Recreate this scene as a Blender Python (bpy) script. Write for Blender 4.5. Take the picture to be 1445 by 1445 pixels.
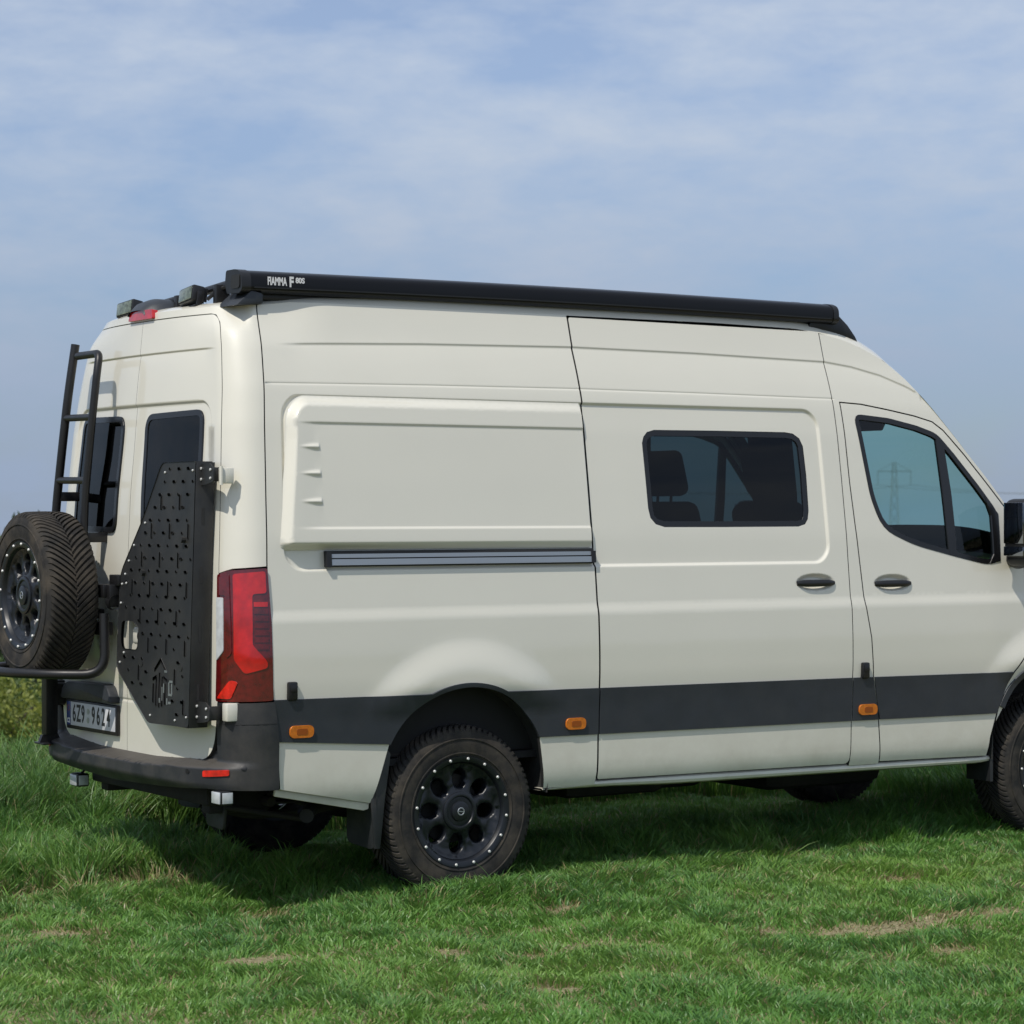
import bpy, bmesh, math, random
import numpy as np
from mathutils import Vector, Matrix, geometry

# ------------------------------------------------------------------ camera, sky, sun, exposure
scene = bpy.context.scene
for o in list(bpy.data.objects):
    bpy.data.objects.remove(o)
COL = scene.collection
random.seed(7)
RNG = np.random.default_rng(11)
R = math.radians

cam_data = bpy.data.cameras.new("camera")
cam = bpy.data.objects.new("camera", cam_data)
COL.objects.link(cam)
cam.location = (-5.846, -10.354, 1.7225)
cam.rotation_euler = (R(90.0), 0, R(56.9 - 90))
cam_data.sensor_width = 36.0
cam_data.lens = 3500.0 / 1445.0 * 36.0
cam_data.shift_y = -1.5 / 1445.0
cam_data.clip_start = 0.1
cam_data.clip_end = 6000
cam_data.dof.use_dof = True
cam_data.dof.focus_distance = 11.0
cam_data.dof.aperture_fstop = 6.3
scene.camera = cam

SUN_TRAVEL = Vector((0.53, 0.25, -0.81)).normalized()
sun_data = bpy.data.lights.new("sun", 'SUN')
sun_data.energy = 3.1
sun_data.angle = R(0.6)
sun_data.color = (1.0, 0.945, 0.86)
sun = bpy.data.objects.new("sun", sun_data)
COL.objects.link(sun)
sun.rotation_euler = SUN_TRAVEL.to_track_quat('-Z', 'Y').to_euler()

world = bpy.data.worlds.new("World")
scene.world = world
world.use_nodes = True
wn, wl = world.node_tree.nodes, world.node_tree.links
wn.clear()
w_out = wn.new('ShaderNodeOutputWorld')
w_bg = wn.new('ShaderNodeBackground')
w_sky = wn.new('ShaderNodeTexSky')
w_sky.sky_type = 'NISHITA'
w_sky.sun_disc = False
w_sky.sun_elevation = math.asin(-SUN_TRAVEL.z)
w_sky.sun_rotation = math.atan2(-SUN_TRAVEL.x, -SUN_TRAVEL.y)
w_sky.air_density = 1.0
w_sky.dust_density = 0.35
w_sky.ozone_density = 3.0
w_bg.inputs['Strength'].default_value = 0.138
# thin drifting cloud sheets: noise on the sky direction, flattened towards the horizon
tc = wn.new('ShaderNodeTexCoord')
mp = wn.new('ShaderNodeMapping')
mp.inputs['Scale'].default_value = (1.0, 1.0, 2.7)
mp.inputs['Rotation'].default_value = (0, 0, R(25))
mp.inputs['Location'].default_value = (3.3, 1.7, 0.4)
n1 = wn.new('ShaderNodeTexNoise')
n1.inputs['Scale'].default_value = 4.2
n1.inputs['Detail'].default_value = 9
n1.inputs['Roughness'].default_value = 0.56
n1.inputs['Distortion'].default_value = 0.15
cr = wn.new('ShaderNodeValToRGB')
cr.color_ramp.elements[0].position = 0.40
cr.color_ramp.elements[0].color = (0, 0, 0, 1)
cr.color_ramp.elements[1].position = 0.60
cr.color_ramp.elements[1].color = (1, 1, 1, 1)
mulf = wn.new('ShaderNodeMath'); mulf.operation = 'MULTIPLY_ADD'; mulf.inputs[1].default_value = 0.62; mulf.inputs[2].default_value = 0.32
tint = wn.new('ShaderNodeMix'); tint.data_type = 'RGBA'; tint.blend_type = 'MULTIPLY'
tint.inputs[0].default_value = 1.0
tint.inputs[7].default_value = (0.60, 0.63, 0.74, 1)
mixc = wn.new('ShaderNodeMix'); mixc.data_type = 'RGBA'
mixc.inputs[7].default_value = (3.92, 4.45, 5.25, 1)
wl.new(tc.outputs['Generated'], mp.inputs['Vector'])
wl.new(mp.outputs['Vector'], n1.inputs['Vector'])
n2 = wn.new('ShaderNodeTexNoise')
n2.inputs['Scale'].default_value = 17.0; n2.inputs['Detail'].default_value = 7; n2.inputs['Roughness'].default_value = 0.6; n2.inputs['Distortion'].default_value = 0.15
wl.new(mp.outputs['Vector'], n2.inputs['Vector'])
nmx = wn.new('ShaderNodeMix'); nmx.data_type = 'FLOAT'; nmx.inputs[0].default_value = 0.40
wl.new(n1.outputs['Fac'], nmx.inputs[2]); wl.new(n2.outputs['Fac'], nmx.inputs[3])
wl.new(nmx.outputs[0], cr.inputs['Fac'])
wl.new(cr.outputs['Color'], mulf.inputs[0])
wl.new(mulf.outputs[0], mixc.inputs[0])
wl.new(w_sky.outputs['Color'], tint.inputs[6])
wl.new(tint.outputs[2], mixc.inputs[6])
# the air is duller just above the horizon
sepd = wn.new('ShaderNodeSeparateXYZ'); wl.new(tc.outputs['Generated'], sepd.inputs[0])
elv = wn.new('ShaderNodeMapRange'); elv.interpolation_type = 'SMOOTHSTEP'
elv.inputs['From Min'].default_value = 0.0; elv.inputs['From Max'].default_value = 0.20
wl.new(sepd.outputs['Z'], elv.inputs['Value'])
airc = wn.new('ShaderNodeMix'); airc.data_type = 'RGBA'
airc.inputs[6].default_value = (0.57, 0.63, 0.73, 1); airc.inputs[7].default_value = (1, 1, 1, 1)
wl.new(elv.outputs['Result'], airc.inputs[0])
dull = wn.new('ShaderNodeMix'); dull.data_type = 'RGBA'; dull.blend_type = 'MULTIPLY'; dull.inputs[0].default_value = 1.0
wl.new(mixc.outputs[2], dull.inputs[6]); wl.new(airc.outputs[2], dull.inputs[7])
wl.new(dull.outputs[2], w_bg.inputs['Color'])
wl.new(w_bg.outputs['Background'], w_out.inputs['Surface'])

scene.view_settings.view_transform = 'Standard'
scene.view_settings.look = 'None'
scene.view_settings.exposure = 0.04
scene.view_settings.gamma = 1.0
scene.view_settings.use_curve_mapping = False
scene.render.engine = 'CYCLES'
scene.cycles.max_bounces = 10
scene.cycles.transparent_max_bounces = 16
scene.cycles.use_denoising = True

# ------------------------------------------------------------------ materials
def nodes_of(m):
    m.use_nodes = True
    return m.node_tree.nodes, m.node_tree.links

def mat(name, col, rough=0.5, metal=0.0, spec=0.5, coat=0.0, var=0.0, vscale=6.0, bump=0.0, bscale=80.0,
        rvar=0.0, dirt=None, dirt_amt=0.0, dscale=3.0, dz=None, shelf=0.0, wave=0.0):
    m = bpy.data.materials.new(name)
    n, l = nodes_of(m)
    b = n['Principled BSDF']
    b.inputs['Base Color'].default_value = (*col, 1)
    b.inputs['Roughness'].default_value = rough
    b.inputs['Metallic'].default_value = metal
    b.inputs['Specular IOR Level'].default_value = spec
    b.inputs['Coat Weight'].default_value = coat
    b.inputs['Coat Roughness'].default_value = 0.06
    geo = n.new('ShaderNodeNewGeometry')
    last = None
    if var > 0 or dirt is not None:
        rgb = n.new('ShaderNodeRGB'); rgb.outputs[0].default_value = (*col, 1)
        last = rgb.outputs[0]
    if var > 0:
        t = n.new('ShaderNodeTexNoise'); t.inputs['Scale'].default_value = vscale; t.inputs['Detail'].default_value = 6
        l.new(geo.outputs['Position'], t.inputs['Vector'])
        mr = n.new('ShaderNodeMapRange')
        mr.inputs['From Min'].default_value = 0.3; mr.inputs['From Max'].default_value = 0.7
        mr.inputs['To Min'].default_value = 1 - var; mr.inputs['To Max'].default_value = 1 + var
        l.new(t.outputs['Fac'], mr.inputs['Value'])
        vm = n.new('ShaderNodeVectorMath'); vm.operation = 'SCALE'
        l.new(last, vm.inputs[0]); l.new(mr.outputs['Result'], vm.inputs['Scale'])
        last = vm.outputs[0]
    if dirt is not None:
        t = n.new('ShaderNodeTexNoise'); t.inputs['Scale'].default_value = dscale; t.inputs['Detail'].default_value = 10
        t.inputs['Roughness'].default_value = 0.65
        l.new(geo.outputs['Position'], t.inputs['Vector'])
        mr = n.new('ShaderNodeMapRange')
        mr.inputs['From Min'].default_value = 0.42; mr.inputs['From Max'].default_value = 0.75
        mr.inputs['To Max'].default_value = dirt_amt
        l.new(t.outputs['Fac'], mr.inputs['Value'])
        fac = mr.outputs['Result']
        if dz is not None:      # road dust that thins out with height above the ground
            sp = n.new('ShaderNodeSeparateXYZ'); l.new(geo.outputs['Position'], sp.inputs[0])
            m2 = n.new('ShaderNodeMapRange')
            m2.inputs['From Min'].default_value = dz[0]; m2.inputs['From Max'].default_value = dz[1]
            m2.inputs['To Min'].default_value = 1; m2.inputs['To Max'].default_value = 0
            l.new(sp.outputs['Z'], m2.inputs['Value'])
            mm = n.new('ShaderNodeMath'); mm.operation = 'MULTIPLY'
            l.new(fac, mm.inputs[0]); l.new(m2.outputs['Result'], mm.inputs[1]); fac = mm.outputs[0]
        if shelf > 0:           # dust settles on faces that look up
            sn = n.new('ShaderNodeSeparateXYZ'); l.new(geo.outputs['Normal'], sn.inputs[0])
            m3 = n.new('ShaderNodeMapRange'); m3.inputs['From Min'].default_value = .35; m3.inputs['From Max'].default_value = .85; m3.inputs['To Max'].default_value = shelf
            l.new(sn.outputs['Z'], m3.inputs['Value'])
            am = n.new('ShaderNodeMath'); am.operation = 'MAXIMUM'
            l.new(fac, am.inputs[0]); l.new(m3.outputs['Result'], am.inputs[1]); fac = am.outputs[0]
        mx = n.new('ShaderNodeMix'); mx.data_type = 'RGBA'
        mx.inputs[7].default_value = (*dirt, 1)
        l.new(fac, mx.inputs[0]); l.new(last, mx.inputs[6])
        last = mx.outputs[2]
    if last is not None:
        l.new(last, b.inputs['Base Color'])
    if rvar > 0:
        t = n.new('ShaderNodeTexNoise'); t.inputs['Scale'].default_value = vscale * 2.3; t.inputs['Detail'].default_value = 7
        l.new(geo.outputs['Position'], t.inputs['Vector'])
        mr = n.new('ShaderNodeMapRange')
        mr.inputs['To Min'].default_value = max(0.02, rough - rvar); mr.inputs['To Max'].default_value = min(1, rough + rvar)
        l.new(t.outputs['Fac'], mr.inputs['Value'])
        l.new(mr.outputs['Result'], b.inputs['Roughness'])
    if wave > 0:                # the slight waviness of pressed sheet metal, seen in the clear coat
        t = n.new('ShaderNodeTexNoise'); t.inputs['Scale'].default_value = 3.2; t.inputs['Detail'].default_value = 2
        l.new(geo.outputs['Position'], t.inputs['Vector'])
        wb = n.new('ShaderNodeBump'); wb.inputs['Strength'].default_value = wave; wb.inputs['Distance'].default_value = 0.02
        l.new(t.outputs['Fac'], wb.inputs['Height']); l.new(wb.outputs['Normal'], b.inputs['Coat Normal'])
    if bump > 0:
        t = n.new('ShaderNodeTexNoise'); t.inputs['Scale'].default_value = bscale; t.inputs['Detail'].default_value = 4
        l.new(geo.outputs['Position'], t.inputs['Vector'])
        bp = n.new('ShaderNodeBump'); bp.inputs['Strength'].default_value = bump; bp.inputs['Distance'].default_value = 0.004
        l.new(t.outputs['Fac'], bp.inputs['Height'])
        l.new(bp.outputs['Normal'], b.inputs['Normal'])
    return m

def glass_mat(name, tintc, refl=1.0, rough=0.0):
    """thin sheet of tinted glass: tinted straight-through light plus a mirror reflection that grows at grazing angles"""
    m = bpy.data.materials.new(name)
    n, l = nodes_of(m)
    n.clear()
    out = n.new('ShaderNodeOutputMaterial')
    tr = n.new('ShaderNodeBsdfTransparent'); tr.inputs['Color'].default_value = (*tintc, 1)
    gl = n.new('ShaderNodeBsdfGlossy'); gl.inputs['Roughness'].default_value = rough
    gl.inputs['Color'].default_value = (refl, refl, refl, 1)
    fr = n.new('ShaderNodeFresnel')
    gm = n.new('ShaderNodeNewGeometry'); ior = n.new('ShaderNodeMapRange')      # both faces of the sheet behave alike
    ior.inputs['To Min'].default_value = 1.5; ior.inputs['To Max'].default_value = 1 / 1.5
    l.new(gm.outputs['Backfacing'], ior.inputs['Value']); l.new(ior.outputs['Result'], fr.inputs['IOR'])
    mx = n.new('ShaderNodeMixShader')
    l.new(fr.outputs[0], mx.inputs[0]); l.new(tr.outputs[0], mx.inputs[1]); l.new(gl.outputs[0], mx.inputs[2])
    l.new(mx.outputs[0], out.inputs['Surface'])
    return m

M = {}
M['paint'] = mat('van_paint', (0.755, 0.73, 0.63), 0.45, coat=0.9, var=0.012, vscale=2.5, rvar=0.05, wave=0.10,
                 dirt=(0.30, 0.25, 0.17), dirt_amt=0.42, dscale=5.0, dz=(0.40, 0.80))
M['trim'] = mat('grey_trim', (0.028, 0.033, 0.041), 0.48, var=0.12, vscale=9, bump=0.12, bscale=300, rvar=0.08,
                dirt=(0.12, 0.11, 0.09), dirt_amt=0.10, dscale=7)
M['bumper'] = mat('bumper_plastic', (0.022, 0.024, 0.027), 0.55, var=0.15, vscale=8, bump=0.15, bscale=260, rvar=0.1,
                  dirt=(0.20, 0.17, 0.13), dirt_amt=0.22, dscale=4.0, shelf=0.28)
M['black'] = mat('black_metal', (0.011, 0.011, 0.012), 0.42, var=0.15, vscale=12, bump=0.05, bscale=400, rvar=0.08)
M['plate_black'] = mat('black_plate', (0.017, 0.018, 0.019), 0.5, var=0.18, vscale=9, bump=0.08, bscale=350, rvar=0.1,
                       dirt=(0.10, 0.09, 0.07), dirt_amt=0.2, dscale=6)
M['awning'] = mat('awning_black', (0.004, 0.004, 0.005), 0.32, spec=0.3, var=0.1, vscale=5, rvar=0.06)
M['rubber'] = mat('tyre_rubber', (0.027, 0.026, 0.025), 0.85, spec=0.25, var=0.22, vscale=14, bump=0.2, bscale=200,
                  dirt=(0.14, 0.115, 0.085), dirt_amt=0.55, dscale=9)
M['rim'] = mat('rim_black', (0.009, 0.011, 0.015), 0.38, var=0.15, vscale=15, rvar=0.1)
M['steel'] = mat('bright_steel', (0.78, 0.78, 0.75), 0.35, metal=0.25, rvar=0.1, vscale=30)
M['alu'] = mat('brushed_aluminium', (0.42, 0.44, 0.46), 0.35, metal=0.75, rvar=0.1, vscale=20)
M['under'] = mat('underbody_black', (0.012, 0.012, 0.012), 0.8, var=0.3, vscale=8, dirt=(0.07, 0.055, 0.04), dirt_amt=0.4)
M['liner'] = mat('inner_liner', (0.014, 0.014, 0.015), 0.85, var=0.1)
M['arch'] = mat('arch_liner', (0.028, 0.029, 0.029), 0.75, var=0.25, vscale=10, bump=0.3, bscale=60, dirt=(0.07, 0.06, 0.05), dirt_amt=0.5)
M['seat'] = mat('seat_fabric', (0.022, 0.023, 0.026), 0.85, var=0.1, bump=0.1)
M['red'] = mat('red_lens', (0.50, 0.006, 0.005), 0.12, coat=1.0, var=0.25, vscale=22)
M['red_dark'] = mat('dark_red_lens', (0.105, 0.003, 0.004), 0.15, coat=1.0, var=0.35, vscale=40)
M['red_bright'] = mat('bright_red_lens', (0.66, 0.012, 0.006), 0.15, coat=0.8, var=0.35, vscale=35)
M['clear'] = mat('clear_lens', (0.55, 0.57, 0.58), 0.12, coat=0.5, var=0.15, vscale=30)
M['amber'] = mat('amber_lens', (0.62, 0.17, 0.012), 0.2, coat=0.4, var=0.15, vscale=60)
M['amber_dark'] = mat('amber_core', (0.32, 0.075, 0.006), 0.3)
M['white'] = mat('white_print', (0.80, 0.80, 0.80), 0.45, var=0.03)
M['plate_white'] = mat('plate_white', (0.62, 0.63, 0.66), 0.4, var=0.06, vscale=14)
M['plate_blue'] = mat('plate_blue', (0.012, 0.035, 0.16), 0.35)
M['ink'] = mat('plate_ink', (0.012, 0.012, 0.014), 0.5)
M['lamp_lens'] = mat('lamp_lens', (0.17, 0.20, 0.15), 0.15, metal=0.3, coat=0.5, var=0.5, vscale=55)
M['glass'] = glass_mat('cab_glass', (0.60, 0.80, 0.78), 0.8)
M['glass_screen'] = glass_mat('windscreen_glass', (0.66, 0.82, 0.79), 0.8)
M['glass_dark'] = glass_mat('privacy_glass', (0.075, 0.105, 0.12), 0.6)
M['frit'] = mat('window_frame_black', (0.010, 0.010, 0.011), 0.22)
M['mirror'] = mat('mirror_glass', (0.30, 0.32, 0.35), 0.03, metal=1.0)
M['clip'] = mat('clip_black', (0.008, 0.008, 0.009), 0.4)
M['gap_black'] = mat('black_and_gap_shade', (0.02, 0.02, 0.02), 0.6)  # black joints and rail backing; also stands in for shade in gaps

# ------------------------------------------------------------------ object helpers
def link(name, me, material=None, parent=None, loc=None, rot=None):
    o = bpy.data.objects.new(name, me)
    COL.objects.link(o)
    if material is not None and me is not None:
        ms = material if isinstance(material, (list, tuple)) else [material]
        if len(me.materials) == 0:
            for m_ in ms:
                me.materials.append(m_)
    if parent is not None:
        o.parent = parent
    if loc is not None:
        o.location = loc
    if rot is not None:
        o.rotation_euler = rot
    return o

def tag(o, label=None, cat=None, group=None, kind=None):
    if label: o['label'] = label
    if cat: o['category'] = cat
    if group: o['group'] = group
    if kind: o['kind'] = kind
    return o

def smooth_by_angle(me, ang=35):
    if not me.polygons:
        return
    me.polygons.foreach_set('use_smooth', [True] * len(me.polygons))
    bm = bmesh.new(); bm.from_mesh(me)
    lim = R(ang)
    for e in bm.edges:
        if len(e.link_faces) == 2:
            e.smooth = e.calc_face_angle(0) < lim
        else:
            e.smooth = False
    bm.to_mesh(me); bm.free()

class MB:
    """collects solids into one bmesh"""
    def __init__(s):
        s.bm = bmesh.new()
    def box(s, lo, hi, bev=0.0, seg=2, rot=None):
        lo = Vector(lo); hi = Vector(hi)
        c = (lo + hi) / 2; d = hi - lo
        t = bmesh.new()
        bmesh.ops.create_cube(t, size=1.0)
        bmesh.ops.scale(t, vec=d, verts=t.verts)
        if bev > 0:
            bmesh.ops.bevel(t, geom=list(t.edges), offset=min(bev, min(d) * 0.45), segments=seg, affect='EDGES', profile=0.5)
        if rot is not None:
            bmesh.ops.rotate(t, cent=(0, 0, 0), matrix=rot, verts=t.verts)
        bmesh.ops.translate(t, vec=c, verts=t.verts)
        return s.merge(t)
    def merge(s, t):
        me = bpy.data.meshes.new('tmp'); t.to_mesh(me); t.free()
        s.bm.from_mesh(me); bpy.data.meshes.remove(me)
        return s
    def grid(s, pts, closed_u=False, closed_v=False, flip=False):
        n = len(pts); m = len(pts[0])
        vs = [[s.bm.verts.new(p) for p in row] for row in pts]
        for i in range(n if closed_u else n - 1):
            for j in range(m if closed_v else m - 1):
                a, b, c, d = vs[i][j], vs[(i + 1) % n][j], vs[(i + 1) % n][(j + 1) % m], vs[i][(j + 1) % m]
                f = (a, b, c, d) if not flip else (d, c, b, a)
                try:
                    s.bm.faces.new(f)
                except ValueError:
                    pass
        return vs
    def tube(s, path, r, seg=10, caps=True, rs=None):
        path = [Vector(p) for p in path]
        rings = []
        up = Vector((0.13, 0.21, 0.97)).normalized()
        for i, p in enumerate(path):
            a = path[max(i - 1, 0)]; b = path[min(i + 1, len(path) - 1)]
            t = (b - a).normalized()
            u = up - t * up.dot(t)
            if u.length < 1e-3:
                u = Vector((1, 0, 0)) - t * t.x
            u.normalize(); w = t.cross(u)
            up = u
            rr = rs[i] if rs else r
            rings.append([p + (u * math.cos(k * 2 * math.pi / seg) + w * math.sin(k * 2 * math.pi / seg)) * rr for k in range(seg)])
        vs = s.grid(rings, closed_v=True)
        if caps:
            s.bm.faces.new(vs[0][::-1]); s.bm.faces.new(vs[-1])
        return s
    def lathe(s, prof, seg=48, axis='Y', center=(0, 0, 0), closed=False, a0=0.0):
        """prof: list of (r, h) along the axis"""
        c = Vector(center); rings = []
        for k in range(seg):
            a = a0 + k * 2 * math.pi / seg
            row = []
            for r, h in prof:
                if axis == 'Y': p = Vector((r * math.cos(a), h, r * math.sin(a)))
                elif axis == 'X': p = Vector((h, r * math.cos(a), r * math.sin(a)))
                else: p = Vector((r * math.cos(a), r * math.sin(a), h))
                row.append(c + p)
            rings.append(row)
        s.grid(rings, closed_u=True, closed_v=closed)
        return s
    def prism(s, poly, d0, d1, plane='XZ', bev=0.0):
        """poly: 2D outline, extruded from d0 to d1 along the third axis"""
        t = bmesh.new()
        def P3(a, b, d):
            return {'XZ': (a, d, b), 'YZ': (d, a, b), 'XY': (a, b, d)}[plane]
        v0 = [t.verts.new(P3(a, b, d0)) for a, b in poly]
        v1 = [t.verts.new(P3(a, b, d1)) for a, b in poly]
        t.faces.new(v0); t.faces.new(v1[::-1])
        n = len(poly)
        for i in range(n):
            t.faces.new((v0[(i + 1) % n], v0[i], v1[i], v1[(i + 1) % n]))
        bmesh.ops.recalc_face_normals(t, faces=t.faces)
        if bev > 0:
            es = [e for e in t.edges if len(e.link_faces) == 2 and e.calc_face_angle(0) > 0.6]
            bmesh.ops.bevel(t, geom=es, offset=bev, segments=2, affect='EDGES', profile=0.5)
        return s.merge(t)
    def mesh(s, name, ang=35, recalc=True):
        bmesh.ops.remove_doubles(s.bm, verts=s.bm.verts, dist=1e-6)
        if recalc:
            bmesh.ops.recalc_face_normals(s.bm, faces=s.bm.faces)
        me = bpy.data.meshes.new(name); s.bm.to_mesh(me); s.bm.free()
        smooth_by_angle(me, ang)
        return me
    def build(s, name, material, parent=None, loc=None, rot=None, ang=35):
        return link(name, s.mesh(name, ang), material, parent, loc, rot)

def fillet_path(pts, rad, n=6):
    pts = [Vector(p) for p in pts]
    out = [pts[0]]
    for i in range(1, len(pts) - 1):
        a, p, b = pts[i - 1], pts[i], pts[i + 1]
        r_ = min(rad, (a - p).length * 0.45, (b - p).length * 0.45)
        p0 = p + (a - p).normalized() * r_; p1 = p + (b - p).normalized() * r_
        for k in range(n + 1):
            t = k / n
            out.append(p0 * (1 - t) ** 2 + p * 2 * t * (1 - t) + p1 * t * t)
    out.append(pts[-1])
    return out

def round_poly(pts, rads, n=5):
    """round the corners of a closed 2D outline"""
    N = len(pts); out = []
    if not isinstance(rads, (list, tuple)): rads = [rads] * N
    for i in range(N):
        a, p, b = (Vector((*pts[(i - 1) % N], 0)), Vector((*pts[i], 0)), Vector((*pts[(i + 1) % N], 0)))
        r_ = min(rads[i], (a - p).length * 0.48, (b - p).length * 0.48)
        if r_ <= 1e-5:
            out.append((p.x, p.y)); continue
        p0 = p + (a - p).normalized() * r_; p1 = p + (b - p).normalized() * r_
        for k in range(n + 1):
            t = k / n
            q = p0 * (1 - t) ** 2 + p * 2 * t * (1 - t) + p1 * t * t
            out.append((q.x, q.y))
    return out

def resample(poly, step):
    out = []
    N = len(poly)
    for i in range(N):
        a = np.array(poly[i]); b = np.array(poly[(i + 1) % N])
        L = np.hypot(*(b - a))
        if L < 1e-6: continue
        k = max(1, int(math.ceil(L / step)))
        for j in range(k):
            out.append(tuple(a + (b - a) * j / k))
    return out

def in_poly(pts, poly):
    pts = np.asarray(pts); x, y = pts[:, 0], pts[:, 1]
    poly = np.asarray(poly); inside = np.zeros(len(pts), bool)
    j = len(poly) - 1
    for i in range(len(poly)):
        xi, yi = poly[i]; xj, yj = poly[j]
        c = ((yi > y) != (yj > y))
        with np.errstate(divide='ignore', invalid='ignore'):
            xx = (xj - xi) * (y - yi) / (yj - yi) + xi
        inside ^= c & (x < xx)
        j = i
    return inside

def dist_poly(pts, poly):
    pts = np.asarray(pts); d = np.full(len(pts), 1e9)
    poly = np.asarray(poly)
    for i in range(len(poly)):
        a = poly[i]; b = poly[(i + 1) % len(poly)]
        ab = b - a; L = ab @ ab
        if L < 1e-12: continue
        t = np.clip(((pts - a) @ ab) / L, 0, 1)
        q = a + t[:, None] * ab
        d = np.minimum(d, np.hypot(*(pts - q).T))
    return d

def sstep(a, b, x):
    t = np.clip((x - a) / (b - a), 0, 1)
    return t * t * (3 - 2 * t)

def shell(name, outline, fmap, holes=(), step=0.04, extra=None, lines=(), flange=0.02, bstep=0.03, mirror=False, lift=0.0, eps=0.0015, dark_edge=False):
    """One sheet of bodywork: a 2D outline (with holes) triangulated and laid on the surface fmap(a, z, lift),
    smooth normals taken from the surface itself, every free edge turned inwards by `flange`."""
    outline = resample(outline, bstep)
    holes = [resample(h, bstep) for h in holes]
    oa = np.array(outline)
    lo, hi = oa.min(0), oa.max(0)
    gx = np.arange(lo[0] + step / 2, hi[0], step); gz = np.arange(lo[1] + step / 2, hi[1], step)
    G = np.array(np.meshgrid(gx, gz)).reshape(2, -1).T if len(gx) and len(gz) else np.zeros((0, 2))
    if extra is not None and len(extra):
        ex = np.asarray(extra, float)
        ex = ex[(ex[:, 0] > lo[0]) & (ex[:, 0] < hi[0]) & (ex[:, 1] > lo[1]) & (ex[:, 1] < hi[1])]
        # drop plain grid points next to the extra ones
        key = set(map(tuple, np.round(ex / 0.014).astype(int)))
        if len(G):
            k = np.round(G / 0.014).astype(int)
            G = G[[tuple(q) not in key for q in k]]
        G = np.vstack([G, ex])
    if len(G):
        ok = in_poly(G, outline) & (dist_poly(G, outline) > 0.005)
        G = G[ok]
        for h in holes:
            if len(G):
                G = G[~in_poly(G, h) & (dist_poly(G, h) > 0.005)]
    if len(G):   # thin out near-duplicates
        k = np.round(G / 0.0022).astype(np.int64)
        _, idx = np.unique(k[:, 0] * 1000003 + k[:, 1], return_index=True)
        G = G[np.sort(idx)]
    verts = [Vector(p) for p in outline]; edges = []
    n0 = len(outline)
    edges += [(i, (i + 1) % n0) for i in range(n0)]
    for h in holes:
        s0 = len(verts); verts += [Vector(p) for p in h]
        edges += [(s0 + i, s0 + (i + 1) % len(h)) for i in range(len(h))]
    for ln_ in lines:        # polylines that the triangulation must follow
        q = [p for p in ln_ if lo[0] - .05 < p[0] < hi[0] + .05]
        if len(q) < 2: continue
        if len(G):
            bx0 = np.min(q, 0) - .012; bx1 = np.max(q, 0) + .012
            nearby = (G >= bx0).all(1) & (G <= bx1).all(1)
            if nearby.any():
                dd_ = np.full(len(G), 1.0)
                dd_[nearby] = dist_poly(G[nearby], list(q) + list(q[::-1][1:-1]))
                G = G[dd_ > .006]
        s0 = len(verts); verts += [Vector(p) for p in q]
        edges += [(s0 + i, s0 + i + 1) for i in range(len(q) - 1)]
    verts += [Vector(p) for p in G]
    v2, e2, f2, *_ = geometry.delaunay_2d_cdt(verts, edges, [], 0, 1e-6)
    V = np.array([tuple(v) for v in v2]); F = np.array([tuple(f) for f in f2])
    cen = V[F].mean(1)
    keep = in_poly(cen, outline)
    for h in holes:
        keep &= ~in_poly(cen, h)
    F = F[keep]
    P0 = fmap(V[:, 0], V[:, 1], lift)
    da = fmap(V[:, 0] + eps, V[:, 1], lift) - fmap(V[:, 0] - eps, V[:, 1], lift)
    dz = fmap(V[:, 0], V[:, 1] + eps, lift) - fmap(V[:, 0], V[:, 1] - eps, lift)
    N = np.cross(da, dz); N /= np.linalg.norm(N, axis=1)[:, None] + 1e-12
    # orientation: triangles counter-clockwise in (a, z) give the outward normal da x dz
    A = V[F]; area = (A[:, 1, 0] - A[:, 0, 0]) * (A[:, 2, 1] - A[:, 0, 1]) - (A[:, 1, 1] - A[:, 0, 1]) * (A[:, 2, 0] - A[:, 0, 0])
    F[area < 0] = F[area < 0][:, ::-1]
    verts3 = [P0]; norms = [N]; faces = [tuple(f) for f in F]
    if flange > 0:
        cnt = {}
        for f in faces:
            for i in range(3):
                a, b = f[i], f[(i + 1) % 3]
                cnt.setdefault((min(a, b), max(a, b)), []).append((a, b))
        be = [v[0] for v in cnt.values() if len(v) == 1]
        base = len(V); ev = []; en = []; nf = []
        for a, b in be:
            i = base + len(ev)
            pa, pb = P0[a], P0[b]
            na, nb = N[a], N[b]
            t = (pb - pa); t = t / (np.linalg.norm(t) + 1e-12)
            fn = np.cross(t, (na + nb) / 2); fn /= np.linalg.norm(fn) + 1e-12
            ev += [pa, pb, pb - nb * flange, pa - na * flange]
            en += [fn * .8 + na * .6, fn * .8 + nb * .6, fn, fn]
            nf.append((i + 1, i, i + 3, i + 2))
        if ev:
            verts3.append(np.array(ev)); norms.append(np.array(en)); faces += nf
    VV = np.vstack(verts3); NN = np.vstack(norms)
    NN /= np.linalg.norm(NN, axis=1)[:, None] + 1e-12
    if mirror:
        VV = VV * [1, -1, 1]; NN = NN * [1, -1, 1]
        faces = [tuple(f[::-1]) for f in faces]
    me = bpy.data.meshes.new(name)
    me.from_pydata(VV.tolist(), [], faces)
    me.polygons.foreach_set('use_smooth', [True] * len(me.polygons))
    me.normals_split_custom_set_from_vertices(NN.tolist())
    if dark_edge:  # turned edges coloured dark in place of the shade in panel gaps
        mi = np.zeros(len(faces), np.int32); mi[len(F):] = 1
        me.materials.append(M['paint']); me.materials.append(M['gap_black'])
        me.polygons.foreach_set('material_index', mi)
    me.update()
    return me

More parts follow.
